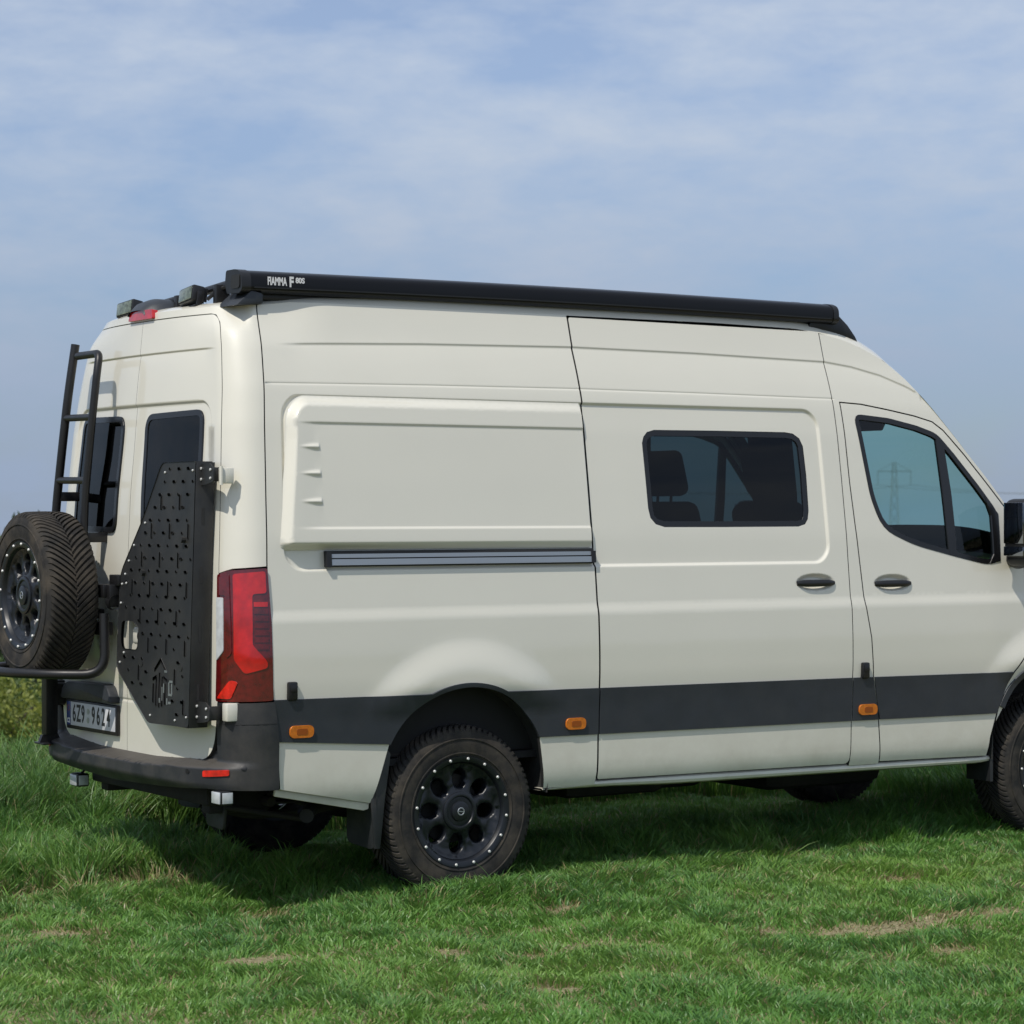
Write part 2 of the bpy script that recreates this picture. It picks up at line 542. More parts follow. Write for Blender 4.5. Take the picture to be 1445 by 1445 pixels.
def text_mesh(body, size, depth=0.0008, bold=0.0, sx=1.0):
    cu = bpy.data.curves.new('lettering', 'FONT')
    cu.body = body; cu.size = size; cu.extrude = depth; cu.offset = bold
    cu.align_x = 'CENTER'; cu.align_y = 'CENTER'
    o = bpy.data.objects.new('lettering', cu); COL.objects.link(o)
    dg = bpy.context.evaluated_depsgraph_get(); dg.update()
    me = bpy.data.meshes.new_from_object(o.evaluated_get(dg))
    bpy.data.objects.remove(o); bpy.data.curves.remove(cu)
    me.transform(Matrix.Diagonal((sx, 1, 1, 1)))
    return me

# ------------------------------------------------------------------ the van's body surface
# x runs forward from the rear axle, y to the left, z up; section half-width P(z), plan outline measured by `a`
# (distance along the outline from the middle of the tail: tail, rounded corner, then the side, where a = x + A0)
PZ = [.36, .43, .5, .55, .7, .9, 1.1, 1.27, 1.31, 1.48, 1.6, 1.86, 2.1, 2.25, 2.36, 2.48, 2.60, 2.70]
PY = [.945, .972, .999, 1.005, 1.008, 1.013, 1.012, 1.004, 1.000, .983, .972, .937, .902, .872, .838, .797, .764, .735]
_zz = np.linspace(.3, 2.75, 491)
_pp = np.interp(_zz, PZ, PY)
_k = np.hanning(25); _k /= _k.sum()
_pp = np.convolve(np.pad(_pp, 12, mode='edge'), _k, 'valid')
def Pw(z): return np.interp(z, _zz, _pp)
def lean(z): return np.interp(z, [1.3, 1.5, 1.79, 2.09, 2.33, 2.57, 2.7], [0, .003, .016, .032, .054, .078, .092])
_o = [(-1.175 + .04 * (y / .84) ** 2, y) for y in np.linspace(0, .84, 60)]
_b = [(-1.135, .84), (-1.126, .935), (-1.068, 1.0), (-.975, 1.0)]
for t in np.linspace(0, 1, 40)[1:]:
    _o.append(tuple(sum(c * _b[i][k] for i, c in enumerate(((1 - t) ** 3, 3 * t * (1 - t) ** 2, 3 * t * t * (1 - t), t ** 3))) for k in (0, 1)))
_o = np.array(_o)
_s = np.concatenate([[0], np.cumsum(np.hypot(*np.diff(_o, axis=0).T))])
A_SIDE = _s[-1]
A0 = A_SIDE + .975
_fx = [(3.2, 1.0), (3.6, .99), (3.9, .965), (4.2, .925), (4.45, .87), (4.6, .80), (4.68, .70)]
def outline(a):
    a = np.asarray(a, float)
    s = np.abs(a); sg = np.where(a < 0, -1.0, 1.0)
    xb = np.where(s < A_SIDE, np.interp(s, _s, _o[:, 0]), s - A0)
    yb = np.where(s < A_SIDE, np.interp(s, _s, _o[:, 1]), np.interp(s - A0, [f[0] for f in _fx], [f[1] for f in _fx]))
    return xb, yb * sg

def crease_up(x): return np.interp(x, [-.95, -.1, .72, 1.44, 2.25, 2.42, 2.6, 2.77, 3.0], [2.45, 2.478, 2.494, 2.49, 2.475, 2.455, 2.417, 2.36, 2.24])
def crease_lo(x): return np.interp(x, [-.95, -.1, .72, 1.4, 2.25], [2.272, 2.283, 2.289, 2.287, 2.281])
def rbox(x, z, x0, x1, z0, z1, r):
    qx = np.abs(x - (x0 + x1) / 2) - (x1 - x0) / 2 + r
    qz = np.abs(z - (z0 + z1) / 2) - (z1 - z0) / 2 + r
    return np.hypot(np.maximum(qx, 0), np.maximum(qz, 0)) + np.minimum(np.maximum(qx, qz), 0) - r
HANDLES = [(2.03, 1.373), (2.53, 1.363)]
def relief(x, z):
    """pressed features of the side, in metres outwards"""
    d = np.zeros_like(np.asarray(x, float) + np.asarray(z, float))
    c = crease_up(x) - z
    d -= .0065 * sstep(0, .013, c) * np.exp(-np.maximum(c, 0) / .07) * sstep(-.93, -.72, x)
    g = z - crease_lo(x)
    d -= .0025 * np.exp(-(g / .0035) ** 2) * (x < 2.25) * (x > -.97)
    d += .009 * sstep(1.305, 1.245, z) * sstep(.80, 1.0, z) * sstep(4.0, 3.4, x)
    for wx in (0.0, 3.665):
        r = np.hypot(x - wx, z - .504)
        d += .028 * (1 - sstep(.50, .665, r)) * sstep(.80, .96, z)
    # recessed window field shared by the quarter and the sliding door
    s = rbox(x, z, -.900, 2.138, 1.462, 2.229, .10)
    d -= .012 * sstep(.0, -.017, s)
    for hx, hz in HANDLES:
        e = np.hypot((x - hx) / .128, (z - hz) / .044)
        d -= .026 * sstep(1.0, .55, e)
    return d

def side_map(a, z, lift=0.0, rel=True):
    """point on the right-hand half of the body (y < 0), lifted outwards by `lift`"""
    a = np.asarray(a, float); z = np.asarray(z, float)
    xb, yb = outline(a)
    def base(xb, yb, z):
        w = sstep(-.55, -.95, xb)
        return xb + lean(z) * w + .05 * sstep(2.48, 2.64, z) * np.abs(yb) ** 4 * sstep(-.98, -1.10, xb), yb * Pw(z) * (1 - .04 * sstep(2.42, 2.63, z) * w - .10 * sstep(2.49, 2.64, z) * sstep(-1.0, -1.09, xb))
    x, y = base(xb, yb, z)
    e = 1e-3
    x1, y1 = base(*outline(a + e), z); x0, y0 = base(*outline(a - e), z)
    tx, ty = x1 - x0, y1 - y0
    L = np.hypot(tx, ty) + 1e-12
    nx, ny = -ty / L, tx / L           # outward in plan
    h = lift + (np.where(np.abs(a) > A_SIDE - .02, relief(xb, z), 0.0) if rel else 0.0)
    return np.stack([x + nx * h, -(y + ny * h), z], -1)

def sx_map(x, z, lift=0.0):
    """the same, addressed by x on the side"""
    return side_map(np.asarray(x, float) + A0, z, lift)

# ------------------------------------------------------------------ ground height
CAMX, CAMY = cam.location.x, cam.location.y
VD = (math.cos(R(56.9)), math.sin(R(56.9)))          # view direction on the ground
def depth_of(x, y): return (np.asarray(x) - CAMX) * VD[0] + (np.asarray(y) - CAMY) * VD[1]
def ground_z(x, y):
    x = np.asarray(x, float); y = np.asarray(y, float)
    dd = np.hypot(x - 1.5, y - 0.0)
    z = .018 * np.sin(x * 1.9 + .6) * np.cos(y * 1.5 + 1.1) + .012 * np.sin(x * 4.3 - y * 3.1) + .008 * np.sin(x * 7.7 + y * 6.3 + 2)
    z = z * sstep(.0, .5, dd)
    yy = np.maximum(y - 2.7, 0)
    yy = np.where(yy < 3, yy * yy / 6, yy - 1.5)
    z = z - 7.0 * (1 - np.exp(-yy * .019))                 # the field falls away behind the van
    z = z - .008 * np.maximum(dd - 70, 0) + .8 * sstep(90, 400, dd) * np.sin(x * .011 + 1.2) * np.cos(y * .009 + .4)
    return z

# ------------------------------------------------------------------ the van
van = bpy.data.objects.new('camper_van', None)
COL.objects.link(van)
van.location = (0, 0, 0)
tag(van, 'off-white high-roof camper van with black awning parked on the grass', 'camper van')

ZE_X = [-1.5, -1.0, -.8, 1.6, 2.1, 2.25, 2.4, 2.52, 2.64, 2.76, 2.87, 2.985, 3.11, 3.24, 3.35, 3.6, 3.72, 3.9, 4.2, 4.45, 4.6, 4.68]
ZE_Z = [2.608, 2.615, 2.636, 2.64, 2.632, 2.615, 2.585, 2.545, 2.49, 2.40, 2.29, 2.162, 2.022, 1.883, 1.757, 1.475, 1.36, 1.30, 1.235, 1.13, 1.04, .96]
def zE(x): return np.interp(x, ZE_X, ZE_Z)
def ztop(x): return np.interp(x, [-.97, .29, .715, 2.24, 3.30, 4.6], [.922, .912, .908, .899, .889, .88])
def zbot(x): return np.interp(x, [-.94, -.4, .396, 2.25, 3.27, 4.6], [.743, .706, .698, .686, .680, .67])
def S(x): return [(px + A0, pz) for px, pz in x]
def arc(cx, cz, r, a0, a1, n=24):
    return [(cx + r * math.cos(a0 + (a1 - a0) * k / n), cz + r * math.sin(a0 + (a1 - a0) * k / n)) for k in range(n + 1)]

# points that sharpen the pressed features
def feature_points():
    P_ = []; L_ = []
    xs = np.arange(-1.0, 2.82, .03)
    for dlt in (-.09, -.055, -.03, -.016, -.0105, -.007, -.0035, 0.0, .004, .02):
        L_.append(S(list(zip(xs, crease_up(xs) + dlt))))
    xs = np.arange(-1.0, 2.28, .03)
    for dlt in (-.012, -.006, -.0032, 0.0, .0032, .006, .012):
        L_.append(S(list(zip(xs, crease_lo(xs) + dlt))))
    xs = np.arange(-.97, 3.5, .04)
    for zz_ in (1.32, 1.306, 1.295, 1.28, 1.265, 1.25, 1.238):
        P_ += [(x, zz_) for x in xs]
    # window field border
    for off in (.006, 0, -.005, -.009, -.013, -.018, -.026):
        x0, x1, z0, z1, r = -.900 - off, 2.138 + off, 1.462 - off, 2.229 + off, .10 + off
        rr = round_poly([(x0, z0), (x1, z0), (x1, z1), (x0, z1)], r, 10)
        rs_ = resample(rr, .02); L_.append(S(rs_ + rs_[:1]))
    for wx in (0.0, 3.665):
        for r in (.46, .485, .51, .535, .56, .585, .61, .635, .66, .69):
            P_ += arc(wx, .504, r, R(5), R(175), 60)
    for hx, hz in HANDLES:
        for q in np.arange(.3, 1.15, .1):
            P_ += [(hx + .128 * q * math.cos(t), hz + .044 * q * math.sin(t)) for t in np.linspace(0, 2 * math.pi, 40)[:-1]]
        P_.append((hx, hz))
    return S(P_), L_
FEAT, FLINES = feature_points()
def feat(x0, x1):
    f = np.array(FEAT)
    return f[(f[:, 0] > x0 + A0) & (f[:, 0] < x1 + A0)]

ARCH_R, ARCH_Z = .441, .504
aR0 = math.atan2(.698 - ARCH_Z, .396); aR1 = math.atan2(.707 - ARCH_Z, -.397)
def arch_pts(wx, r, n=30): return arc(wx, ARCH_Z, r, aR0, aR1, n)

G = .0045      # half of a panel gap
quarter = ([(-.976, 2.617), (-.8, 2.636), (.72 - G, 2.64), (.72 - G, .462), (.432, .462)] + arch_pts(0, ARCH_R) +
           [(-.472, .452), (-.924, .540), (-.940, .744), (-.962, .922), (-.976, 1.10)])
slide = round_poly([(.72 + G, .486), (2.247 - .0025, .4735), (2.247 - .0025, 2.622), (.72 + G, 2.630)], [.012, .03, .012, .012], 4)
win_s = [(1.049, 2.043), (1.060, 2.072), (1.083, 2.095), (1.126, 2.106), (1.5, 2.109), (1.924, 2.109), (1.972, 2.103), (2.010, 2.080), (2.029, 2.040),
         (2.033, 1.90), (2.028, 1.724), (2.018, 1.682), (1.998, 1.657), (1.955, 1.646), (1.5, 1.645), (1.141, 1.646), (1.090, 1.660), (1.062, 1.690), (1.053, 1.735)]
fdoor = [(2.448, .474), (2.426, .70), (2.388, .882), (2.372, 1.093), (2.339, 1.269), (2.327, 1.445), (2.312, 1.656), (2.301, 1.867), (2.299, 2.15), (2.296, 2.262),
         (2.43, 2.255), (2.589, 2.233), (2.776, 2.203), (2.893, 2.176), (2.959, 2.134), (3.088, 2.008), (3.263, 1.822), (3.35, 1.728), (3.43, 1.63), (3.455, 1.55),
         (3.445, 1.358), (3.425, 1.064), (3.397, .972), (3.33, .895), (3.247, .739), (3.185, .559), (3.176, .463)]
fwin = round_poly([(2.371, 2.208), (2.60, 2.190), (2.78, 2.156), (2.912, 2.118), (3.014, 2.018), (3.165, 1.854), (3.288, 1.712), (3.278, 1.462), (3.185, 1.447),
                   (2.975, 1.489), (2.69, 1.552), (2.485, 1.634), (2.425, 1.797)], [.05, .02, .02, .04, .02, .02, .05, .05, .05, .05, .08, .09, .05], 4)
def scaled(poly, d):
    """inset (d < 0) or outset an outline along its own normals"""
    p = np.array(poly); n = len(p)
    ar = 0.5 * np.sum(p[:, 0] * np.roll(p[:, 1], -1) - np.roll(p[:, 0], -1) * p[:, 1])
    sg = 1 if ar > 0 else -1
    out = []
    for i in range(n):
        t = p[(i + 1) % n] - p[i - 1]
        t = t / (np.hypot(*t) + 1e-9)
        out.append(tuple(p[i] + d * sg * np.array([t[1], -t[0]])))
    return out
frame_in = [(x - .0065, z) for x, z in fdoor[:9]] + [(2.289, 2.269)] + [(x + .002, z + .007) for x, z in fdoor[10:13]] + [(x + .005, z + .006) for x, z in fdoor[13:19]] + [(3.462, 1.55), (3.452, 1.36)]
cab_top_x = [2.2505 + k * (3.62 - 2.2505) / 40 for k in range(41)]
cab_frame = ([(2.247 + .0025, .462)] + [(2.247 + .0025, 2.612)] + [(x, float(zE(x))) for x in cab_top_x[1:]] + [(3.63, 1.36)] + frame_in[::-1] + [(2.4415, .462)])
cab_frame = [p for p in cab_frame]
fender = ([(3.455, 1.35)] + [(3.64, 1.352)] + [(x, float(zE(x))) for x in np.linspace(3.72, 4.62, 14)] + [(4.62, .62), (4.08, .62)] +
          [(p[0], p[1]) for p in arch_pts(3.665, ARCH_R)] + [(3.225, .64), (3.255, .739), (3.338, .890), (3.404, .968), (3.432, 1.062)])

def side_shell(name, poly, holes=(), mirror=False, material='paint', lift=0.0, step=.045, ex=None, flange=.022, parent=van, bstep=.03):
    me = shell(name, S(poly), side_map, [S(h) for h in holes], step=step, extra=ex, lines=FLINES if ex is not None and name != 'front_door' else (), flange=flange, mirror=mirror, lift=lift, bstep=bstep, dark_edge=(material == 'paint'))
    return link(name, me, M[material], parent)

for mir in (False, True):
    side_shell('quarter_panel', quarter, mirror=mir, ex=feat(-1, .72))
    d = side_shell('sliding_door' if not mir else 'side_panel', slide, holes=() if mir else (win_s,), mirror=mir, ex=feat(.72, 2.25))
    if not mir:
        sliding_door = d
    side_shell('cab_frame', cab_frame, mirror=mir, ex=feat(2.24, 3.6), step=.03)
    fd = side_shell('front_door', fdoor, holes=(fwin,), mirror=mir, ex=feat(2.3, 3.5))
    side_shell('front_fender', fender, mirror=mir, ex=feat(3.4, 4.7))
    # glazing of the cab door
    side_shell('window_pane', scaled(fwin, .008), mirror=mir, material='glass', lift=-.008, step=.08, flange=0, parent=fd)
    side_shell('window_frame', scaled(fwin, .002), holes=(scaled(fwin, -.024),), mirror=mir, material='frit', lift=.002, step=.5, flange=.02, parent=fd)
    div = [(2.905, 2.110), (2.952, 2.072), (2.972, 1.80), (2.976, 1.492), (2.925, 1.502), (2.918, 1.80)]
    side_shell('window_divider', div, mirror=mir, material='frit', lift=.003, step=.5, flange=.02, parent=fd)
    tri = [(3.20, 1.80), (3.288, 1.708), (3.278, 1.462), (3.20, 1.452), (3.235, 1.50), (3.238, 1.70)]
    side_shell('mirror_triangle', tri, mirror=mir, material='frit', lift=.004, step=.5, flange=.02, parent=fd)
    # dark plastic band along the flanks
    xs0 = np.linspace(-.962, .72 - G, 60)
    arch_out = arch_pts(0, ARCH_R + .016, 60)
    top_line = []
    for x in xs0:
        z = float(ztop(x))
        r_ = ARCH_R + .016
        if abs(x) < r_:
            z = max(z, ARCH_Z + math.sqrt(r_ * r_ - x * x))
        top_line.append((x, z))
    band_q = top_line + [(.72 - G, float(zbot(.72))), (.396, float(zbot(.396)))] + arch_pts(0, ARCH_R - .003) + [(-.40, float(zbot(-.4))), (-.942, float(zbot(-.94)))]
    side_shell('side_moulding', band_q, mirror=mir, material='trim', lift=.009, step=.06, flange=.02, bstep=.02)
    for x0, x1, par in ((.72 + G, 2.247 - G, d), (2.247 + G, 2.38, None), (2.39, 3.315, fd)):
        xs = np.linspace(x0, x1, 12)
        t = [(x, float(ztop(x))) for x in xs]; b = [(x, float(zbot(x))) for x in xs[::-1]]
        if par is None:
            t = [(2.247 + G, float(ztop(2.25))), (2.3785, float(ztop(2.38)))]; b = [(2.418, float(zbot(2.42))), (2.247 + G, float(zbot(2.25)))]
        if par is fd:
            t[0] = (2.3885, t[0][1]); b[-1] = (2.4275, b[-1][1]); t[-1] = (3.322, t[-1][1]); b[0] = (3.224, b[0][1])
        side_shell('side_moulding', t + b, mirror=mir, material='trim', lift=.009, step=.08, flange=.02, parent=par or van)
    lipf = arch_pts(3.665, ARCH_R + .03, 40) + arch_pts(3.665, ARCH_R - .004, 40)[::-1]
    side_shell('wheel_arch_trim', lipf, mirror=mir, material='trim', lift=.010, step=.5, flange=.03)
    # dark inner lining seen through the gaps
    lin = [(-.97, 1.0), (.55, 1.0), (.55, .5), (3.15, .5), (3.15, 1.0), (3.4, 1.0), (3.4, 1.43), (2.36, 1.43), (2.36, 2.58), (-.97, 2.58)]
    side_shell('inner_lining', lin, holes=() if mir else (scaled(win_s, .01),), mirror=mir, material='liner', lift=-.05, step=.1, flange=0)
    # sill below the doors
    sb = MB()
    sgn = 1 if mir else -1
    rows = []
    for x in np.linspace(.434, 3.235, 30):
        zt = float(np.interp(x, [.43, .75, 3.2], [.458, .481, .459])); zb_ = float(np.interp(x, [.43, .75, 1.16, 3.2, 3.24], [.448, .447, .434, .421, .428]))
        h = zt - zb_; yb_ = float(np.interp(x, [.43, .6, 3.1, 3.24], [.965, .975, .972, .960]))
        rows.append([(x, sgn * (yb_ + dy), zb_ + h * q) for dy, q in ((-.06, 1.0), (-.004, 1.0), (.006, .82), (.008, .5), (.001, .2), (-.018, 0.0), (-.07, .0))])
    sb.grid(rows, flip=mir)
    sb.build('sill', M['paint'], van)

# sliding door glazing, handles
side_shell('window_pane', scaled(win_s, .001), material='glass_dark', lift=-.006, step=.08, flange=0, parent=sliding_door)
side_shell('window_frame', win_s, holes=(scaled(win_s, -.028),), material='frit', lift=-.002, step=.5, flange=.015, parent=sliding_door)
front_door_right = [o for o in van.children if o.name.startswith('front_door')][0]
for (hx, hz), par in zip(HANDLES, (sliding_door, front_door_right)):
    m = MB()
    xs = np.linspace(-.118, .120, 15); rows = []
    for q in xs:
        pr = sx_map(hx + q, hz, 0.0); yb_ = float(-Pw(hz))
        s_ = 1 - abs(q / .121) ** 4
        hh = .0105 + .007 * s_; th = .012 + .006 * s_
        y0 = yb_ - .002 - .012 * s_
        rows.append([(hx + q, y0 - th * math.cos(t) * .8 + .006, hz - .004 + hh * math.sin(t)) for t in np.linspace(0, 2 * math.pi, 12)[:-1]])
    vs = m.grid(rows, closed_v=True)
    m.bm.faces.new(vs[0][::-1]); m.bm.faces.new(vs[-1])
    m.build('door_handle', M['black'], par)

# blind panel over the quarter window field
def pod_h(x, z):
    xs = x - np.interp(z, [1.55, 2.03, 2.25], [0, .045, .052])
    s = rbox(xs, z, -.926, 3.0, .5, 2.224, .115)
    h = np.interp(x, [-.9, -.6, .7], [.046, .040, .015]) * sstep(0, .048, -s) * sstep(-.004, .034, z - 1.556)
    c = np.abs(z - 1.876) - .234
    h -= .0065 * sstep(.0, -.014, c) * sstep(-.86, -.70, x)
    for fz in (2.000, 1.885, 1.764):
        t = np.clip((x + .835) / .125, 0, 1)
        prof = sstep(0, .75, t) * (1 - sstep(.90, 1.0, t))
        h += .008 * prof * np.exp(-(((z - fz) / (.0045 + .007 * t)) ** 2))
    return h
def pod_map(a, z, lift=0.0):
    x = np.asarray(a, float) - A0
    return side_map(a, z, lift + pod_h(x, np.asarray(z, float)) - .004, rel=False)
pod = [(-.926, 1.556), (.702, 1.556), (.702, 2.2235)] + [(x, 2.2235) for x in (.3, -.2, -.55)]
pod += [(p[0] + .049, p[1]) for p in arc(-.926 + .115, 2.2235 - .115, .115, R(90), R(180), 10)] + [(-.883, 1.95), (-.905, 1.75)]
ex = []
for off in np.arange(.004, .06, .007):
    ex += resample([(-.926 + off + .0, 1.556), (-.905 + off, 1.75), (-.883 + off, 1.95), (-.877 + off, 2.10)], .03)
    ex += [(x, 2.2235 - off) for x in np.arange(-.76, .70, .04)]
    ex += [(p[0] + .049, p[1]) for p in arc(-.811, 2.1085, .115 - off, R(90), R(180), 12)]
pod_lines = []
for zz_ in (1.559, 1.564, 1.570, 1.577, 1.584, 1.590, 1.598, 1.632, 1.638, 1.642, 1.647, 1.652, 1.657, 1.665, 2.09, 2.097, 2.101, 2.105, 2.11, 2.116):
    pod_lines.append(S([(x, zz_) for x in np.arange(-.86 if zz_ > 1.6 else -.95, .73, .03)]))
for fz in (2.0, 1.885, 1.764):
    for x in np.arange(-.84, -.69, .006):
        ex += [(x, fz + q) for q in (-.022, -.015, -.010, -.006, -.003, 0, .003, .006, .010, .015, .022)]
link('quarter_blind_panel', shell('quarter_blind_panel', S(pod), pod_map, step=.05, extra=S(ex), lines=pod_lines, flange=.05), M['paint'], van)

# sliding door rail
def rail_bar(z0, z1, lift, material, x0=-.695, x1=.712, par=None, name='rail_bar', fl=.02):
    return side_shell(name, [(x0, z0), (x1, z0), (x1, z1), (x0, z1)], material=material, lift=lift, step=.3, flange=fl, parent=par or van)
rail = rail_bar(1.482, 1.551, .017, 'gap_black', name='door_rail')
rail_bar(1.4885, 1.5145, .030, 'alu', -.672, .695, rail)
rail_bar(1.520, 1.537, .028, 'alu', -.672, .695, rail)
rail_bar(1.481, 1.5495, .034, 'black', -.698, -.674, rail, 'rail_end_cap')
rail_bar(1.486, 1.5395, .032, 'black', .690, .714, rail, 'rail_end_cap')

# ------------------------------------------------------------------ tail: corner posts, doors
def rear_relief(a, z):
    a = np.abs(a)
    c = 2.432 - z
    d = -.007 * sstep(0, .010, c) * np.exp(-np.maximum(c, 0) / .06) * (1 - sstep(.72, .86, a))
    s = rbox(a, z, -1.0, .80, 1.2, 2.205, .10)
    d = d - .010 * sstep(0, -.016, s) * sstep(1.75, 2.12, z)
    c2 = z - .868
    d = d - .004 * np.exp(-(c2 / .006) ** 2) * (1 - sstep(.5, .8, a))
    return d
def rear_map(a, z, lift=0.0):
    return side_map(a, z, lift + rear_relief(np.asarray(a, float), np.asarray(z, float)), rel=False)
corner = [(0, 2.6145), (.90, 2.6145), (1.0855, 2.617), (1.0855, 1.488), (.934, 1.478), (.855, 1.459), (.8755, 1.895), (.8945, 2.47), (.8985, 2.54), (.880, 2.578), (.84, 2.584), (0, 2.584)]
rdoor = round_poly([(.0015, .634), (.45, .640), (.80, .660), (.830, .94), (.850, 1.425), (.871, 1.895), (.890, 2.47), (.895, 2.579), (.0015, 2.579)],
                   [.004, .0, .12, .0, .0, .0, .0, .055, .004], 8)
rwin = round_poly([(.150, 1.628), (.695, 1.635), (.712, 2.158), (.135, 2.150)], [.05, .05, .055, .075], 7)
exr = []; rear_lines = []
for zz_ in (2.44, 2.434, 2.430, 2.426, 2.421, 2.413, 2.40, 2.37, 2.21, 2.203, 2.199, 2.195, 2.19, 2.182, 2.17, .88, .874, .871, .868, .865, .862, .856):
    rear_lines.append([(a, zz_) for a in np.arange(-.02, .88 if zz_ > 2.3 else .70, .03)])
for off in (.004, 0, -.004, -.008, -.012, -.016, -.022):
    exr += arc(.70, 2.105, .10 + off, 0, R(90), 10)
rear_doors = []
for mir in (False, True):
    link('rear_corner_panel', shell('rear_corner_panel', corner, rear_map, step=.03, flange=.03, mirror=mir), M['paint'], van)
    dr = link('rear_door', shell('rear_door', rdoor, rear_map, [rwin], step=.045, extra=exr, lines=rear_lines, flange=.03, mirror=mir, dark_edge=True), M['paint'], van)
    rear_doors.append(dr)
    link('window_pane', shell('window_pane', scaled(rwin, .004), rear_map, step=.1, flange=0, lift=.006, mirror=mir), M['glass_dark'], dr)
    link('window_frame', shell('window_frame', scaled(rwin, .006), rear_map, [scaled(rwin, -.020)], step=.5, flange=.02, lift=.010, mirror=mir), M['frit'], dr)
    lin = [(.0, .7), (.80, .75), (.84, 1.4), (.86, 2.57), (0, 2.57)]
    link('inner_lining', shell('inner_lining', lin, rear_map, [scaled(rwin, .02)], step=.1, flange=0, lift=-.06, mirror=mir), M['liner'], van)
    # tail lamp
    tl = round_poly([(.856, 1.452), (.932, 1.471), (1.0845, 1.481), (1.096, 1.25), (1.1005, .921), (.830, .914), (.838, 1.1)], [.01, .02, .012, 0, .012, .012, 0], 3)
    lamp = link('tail_light', shell('tail_light', tl, lambda a, z, l=0: side_map(a, z, l, rel=False), step=.02, flange=.04, lift=.012, mirror=mir), M['red_dark'], van)
    def lens(name, poly, material, lift, mir=mir, lamp=lamp):
        link(name, shell(name, poly, lambda a, z, l=0: side_map(a, z, l, rel=False), step=.02, bstep=.012, flange=.006, lift=lift, mirror=mir), M[material], lamp)
    lens('red_lens', round_poly([(.944, 1.456), (1.074, 1.468), (1.076, 1.375), (1.020, 1.372), (1.016, 1.157), (1.074, 1.085), (1.074, 1.06), (.985, 1.035), (.94, 1.095)], .012, 3), 'red', .016)
    lens('reversing_lens', round_poly([(.852, 1.356), (.893, 1.356), (.887, 1.128), (.843, 1.088)], .008, 3), 'clear', .0165)
    lens('indicator_lens', round_poly([(.846, .928), (.922, 1.008), (.958, 1.0), (.925, .928)], .012, 3), 'red_bright', .0165)
    lens('upper_lens', round_poly([(.866, 1.44), (.926, 1.455), (.93, 1.12), (.905, 1.10), (.905, 1.366), (.866, 1.366)], .008, 3), 'red_dark', .0170)
    for k in range(7):
        z0 = 1.338 - k * .030
        lens('reflector_bar', [(1.024, z0 - .020), (1.080, z0 - .020), (1.080, z0), (1.024, z0)], 'red' if k == 0 else 'red_dark', .0155)

# bumper
def bump_lift(a, z):
    s = np.abs(a)
    zs = .018 * sstep(.25, .75, s)
    body = sstep(.648, .612, z - zs) * (1 - sstep(.66, 1.08, s))
    under = 1 - sstep(.57, .50, z)
    return -.018 + .030 * np.maximum(sstep(.815, .845, s), body) + .088 * body * (.55 + .45 * under) + .006 * np.exp(-((z - .80) / .10) ** 2) * sstep(.80, .95, s)
def bump_map(a, z, lift=0.0):
    a = np.asarray(a, float); z = np.asarray(z, float)
    return side_map(a, z, lift + bump_lift(a, z), rel=False)
half = [(0, .512), (.5, .528), (.85, .546), (1.132, .540), (1.128, .744), (1.107, .914), (.838, .908), (.836, .80), (.828, .74), (.80, .700), (.70, .690), (.45, .675), (0, .665)]
bp = half[:-1] + [half[-1]] + [(-a, z) for a, z in half[-2:0:-1]]
exb = []
for zz_ in np.arange(.512, .70, .008):
    exb += [(a, zz_) for a in np.arange(-1.13, 1.14, .03)]
bumper = link('rear_bumper', shell('rear_bumper', bp, bump_map, step=.04, extra=exb, flange=.05, bstep=.025), M['bumper'], van)
link('bumper_seam', shell('bumper_seam', [(.84, .822), (1.118, .826), (1.118, .8225), (.84, .8185)], bump_map, step=.5, flange=.002, lift=.0012), M['gap_black'], bumper)
for mir in (False, True):
    rf = [(.820, .595), (.936, .607), (.936, .633), (.820, .621)]
    link('bumper_reflector', shell('bumper_reflector', round_poly(rf, .006, 3), bump_map, step=.02, flange=.01, lift=.006, mirror=mir), M['red_bright'], bumper)
    for a, z in ((.737, .614), (.985, .641)):
        link('parking_sensor', shell('parking_sensor', arc(a, z, .011, 0, 2 * math.pi, 12)[:-1], bump_map, step=.02, bstep=.01, flange=.006, lift=.003, mirror=mir), M['black'], bumper)

# ------------------------------------------------------------------ roof, windscreen, bonnet
def roof_rows(av, tv):
    av = np.asarray(av, float)
    xb, _ = outline(av)
    ze = zE(np.maximum(xb, -1.4))
    b = side_map(av, ze, 0.0, rel=False)                       # (n,3) edge ring, right-hand side
    rows = []
    for k in range(len(av)):
        bx, by, bz = b[k]
        ax = max(bx, -.50)
        h = float(np.interp(bx, [-2, -.9, -.2, 2.3, 2.7, 3.2, 3.65, 3.8, 4.6], [.030, .035, .085, .085, .13, .17, .18, .12, .10]))
        p = float(np.interp(bx, [-2, 2.2, 2.7, 3.2, 3.7, 4.6], [13, 13, 5, 3.2, 3.0, 3.5]))
        rows.append([(bx + (ax - bx) * t, by * (1 - t), bz + h * (1 - (1 - t) ** p)) for t in tv])
    return rows
tv = np.concatenate([np.linspace(0, 1, 26) ** 2.2])
av = np.concatenate([np.linspace(0, 1.09, 46), np.linspace(1.10, 2.95 + A0, 90)])
m = MB()
rr = roof_rows(av, tv)
m.grid(rr, flip=True)
m.grid([[(x, -y, z) for x, y, z in row] for row in rr])
roof = m.build('roof', M['paint'], van, ang=60)
tp = [0, .02, .045, .075]
ts = np.linspace(.06, 1, 16)
avs = np.linspace(2.95 + A0, 3.70 + A0, 24)
for sgn in (1, -1):
    m = MB(); rr = roof_rows(avs, tp)
    m.grid([[(x, y * sgn, z) for x, y, z in row] for row in rr])
    m.build('windscreen_pillar', M['paint'], van, ang=60)
m = MB()
rr = roof_rows(avs, ts)
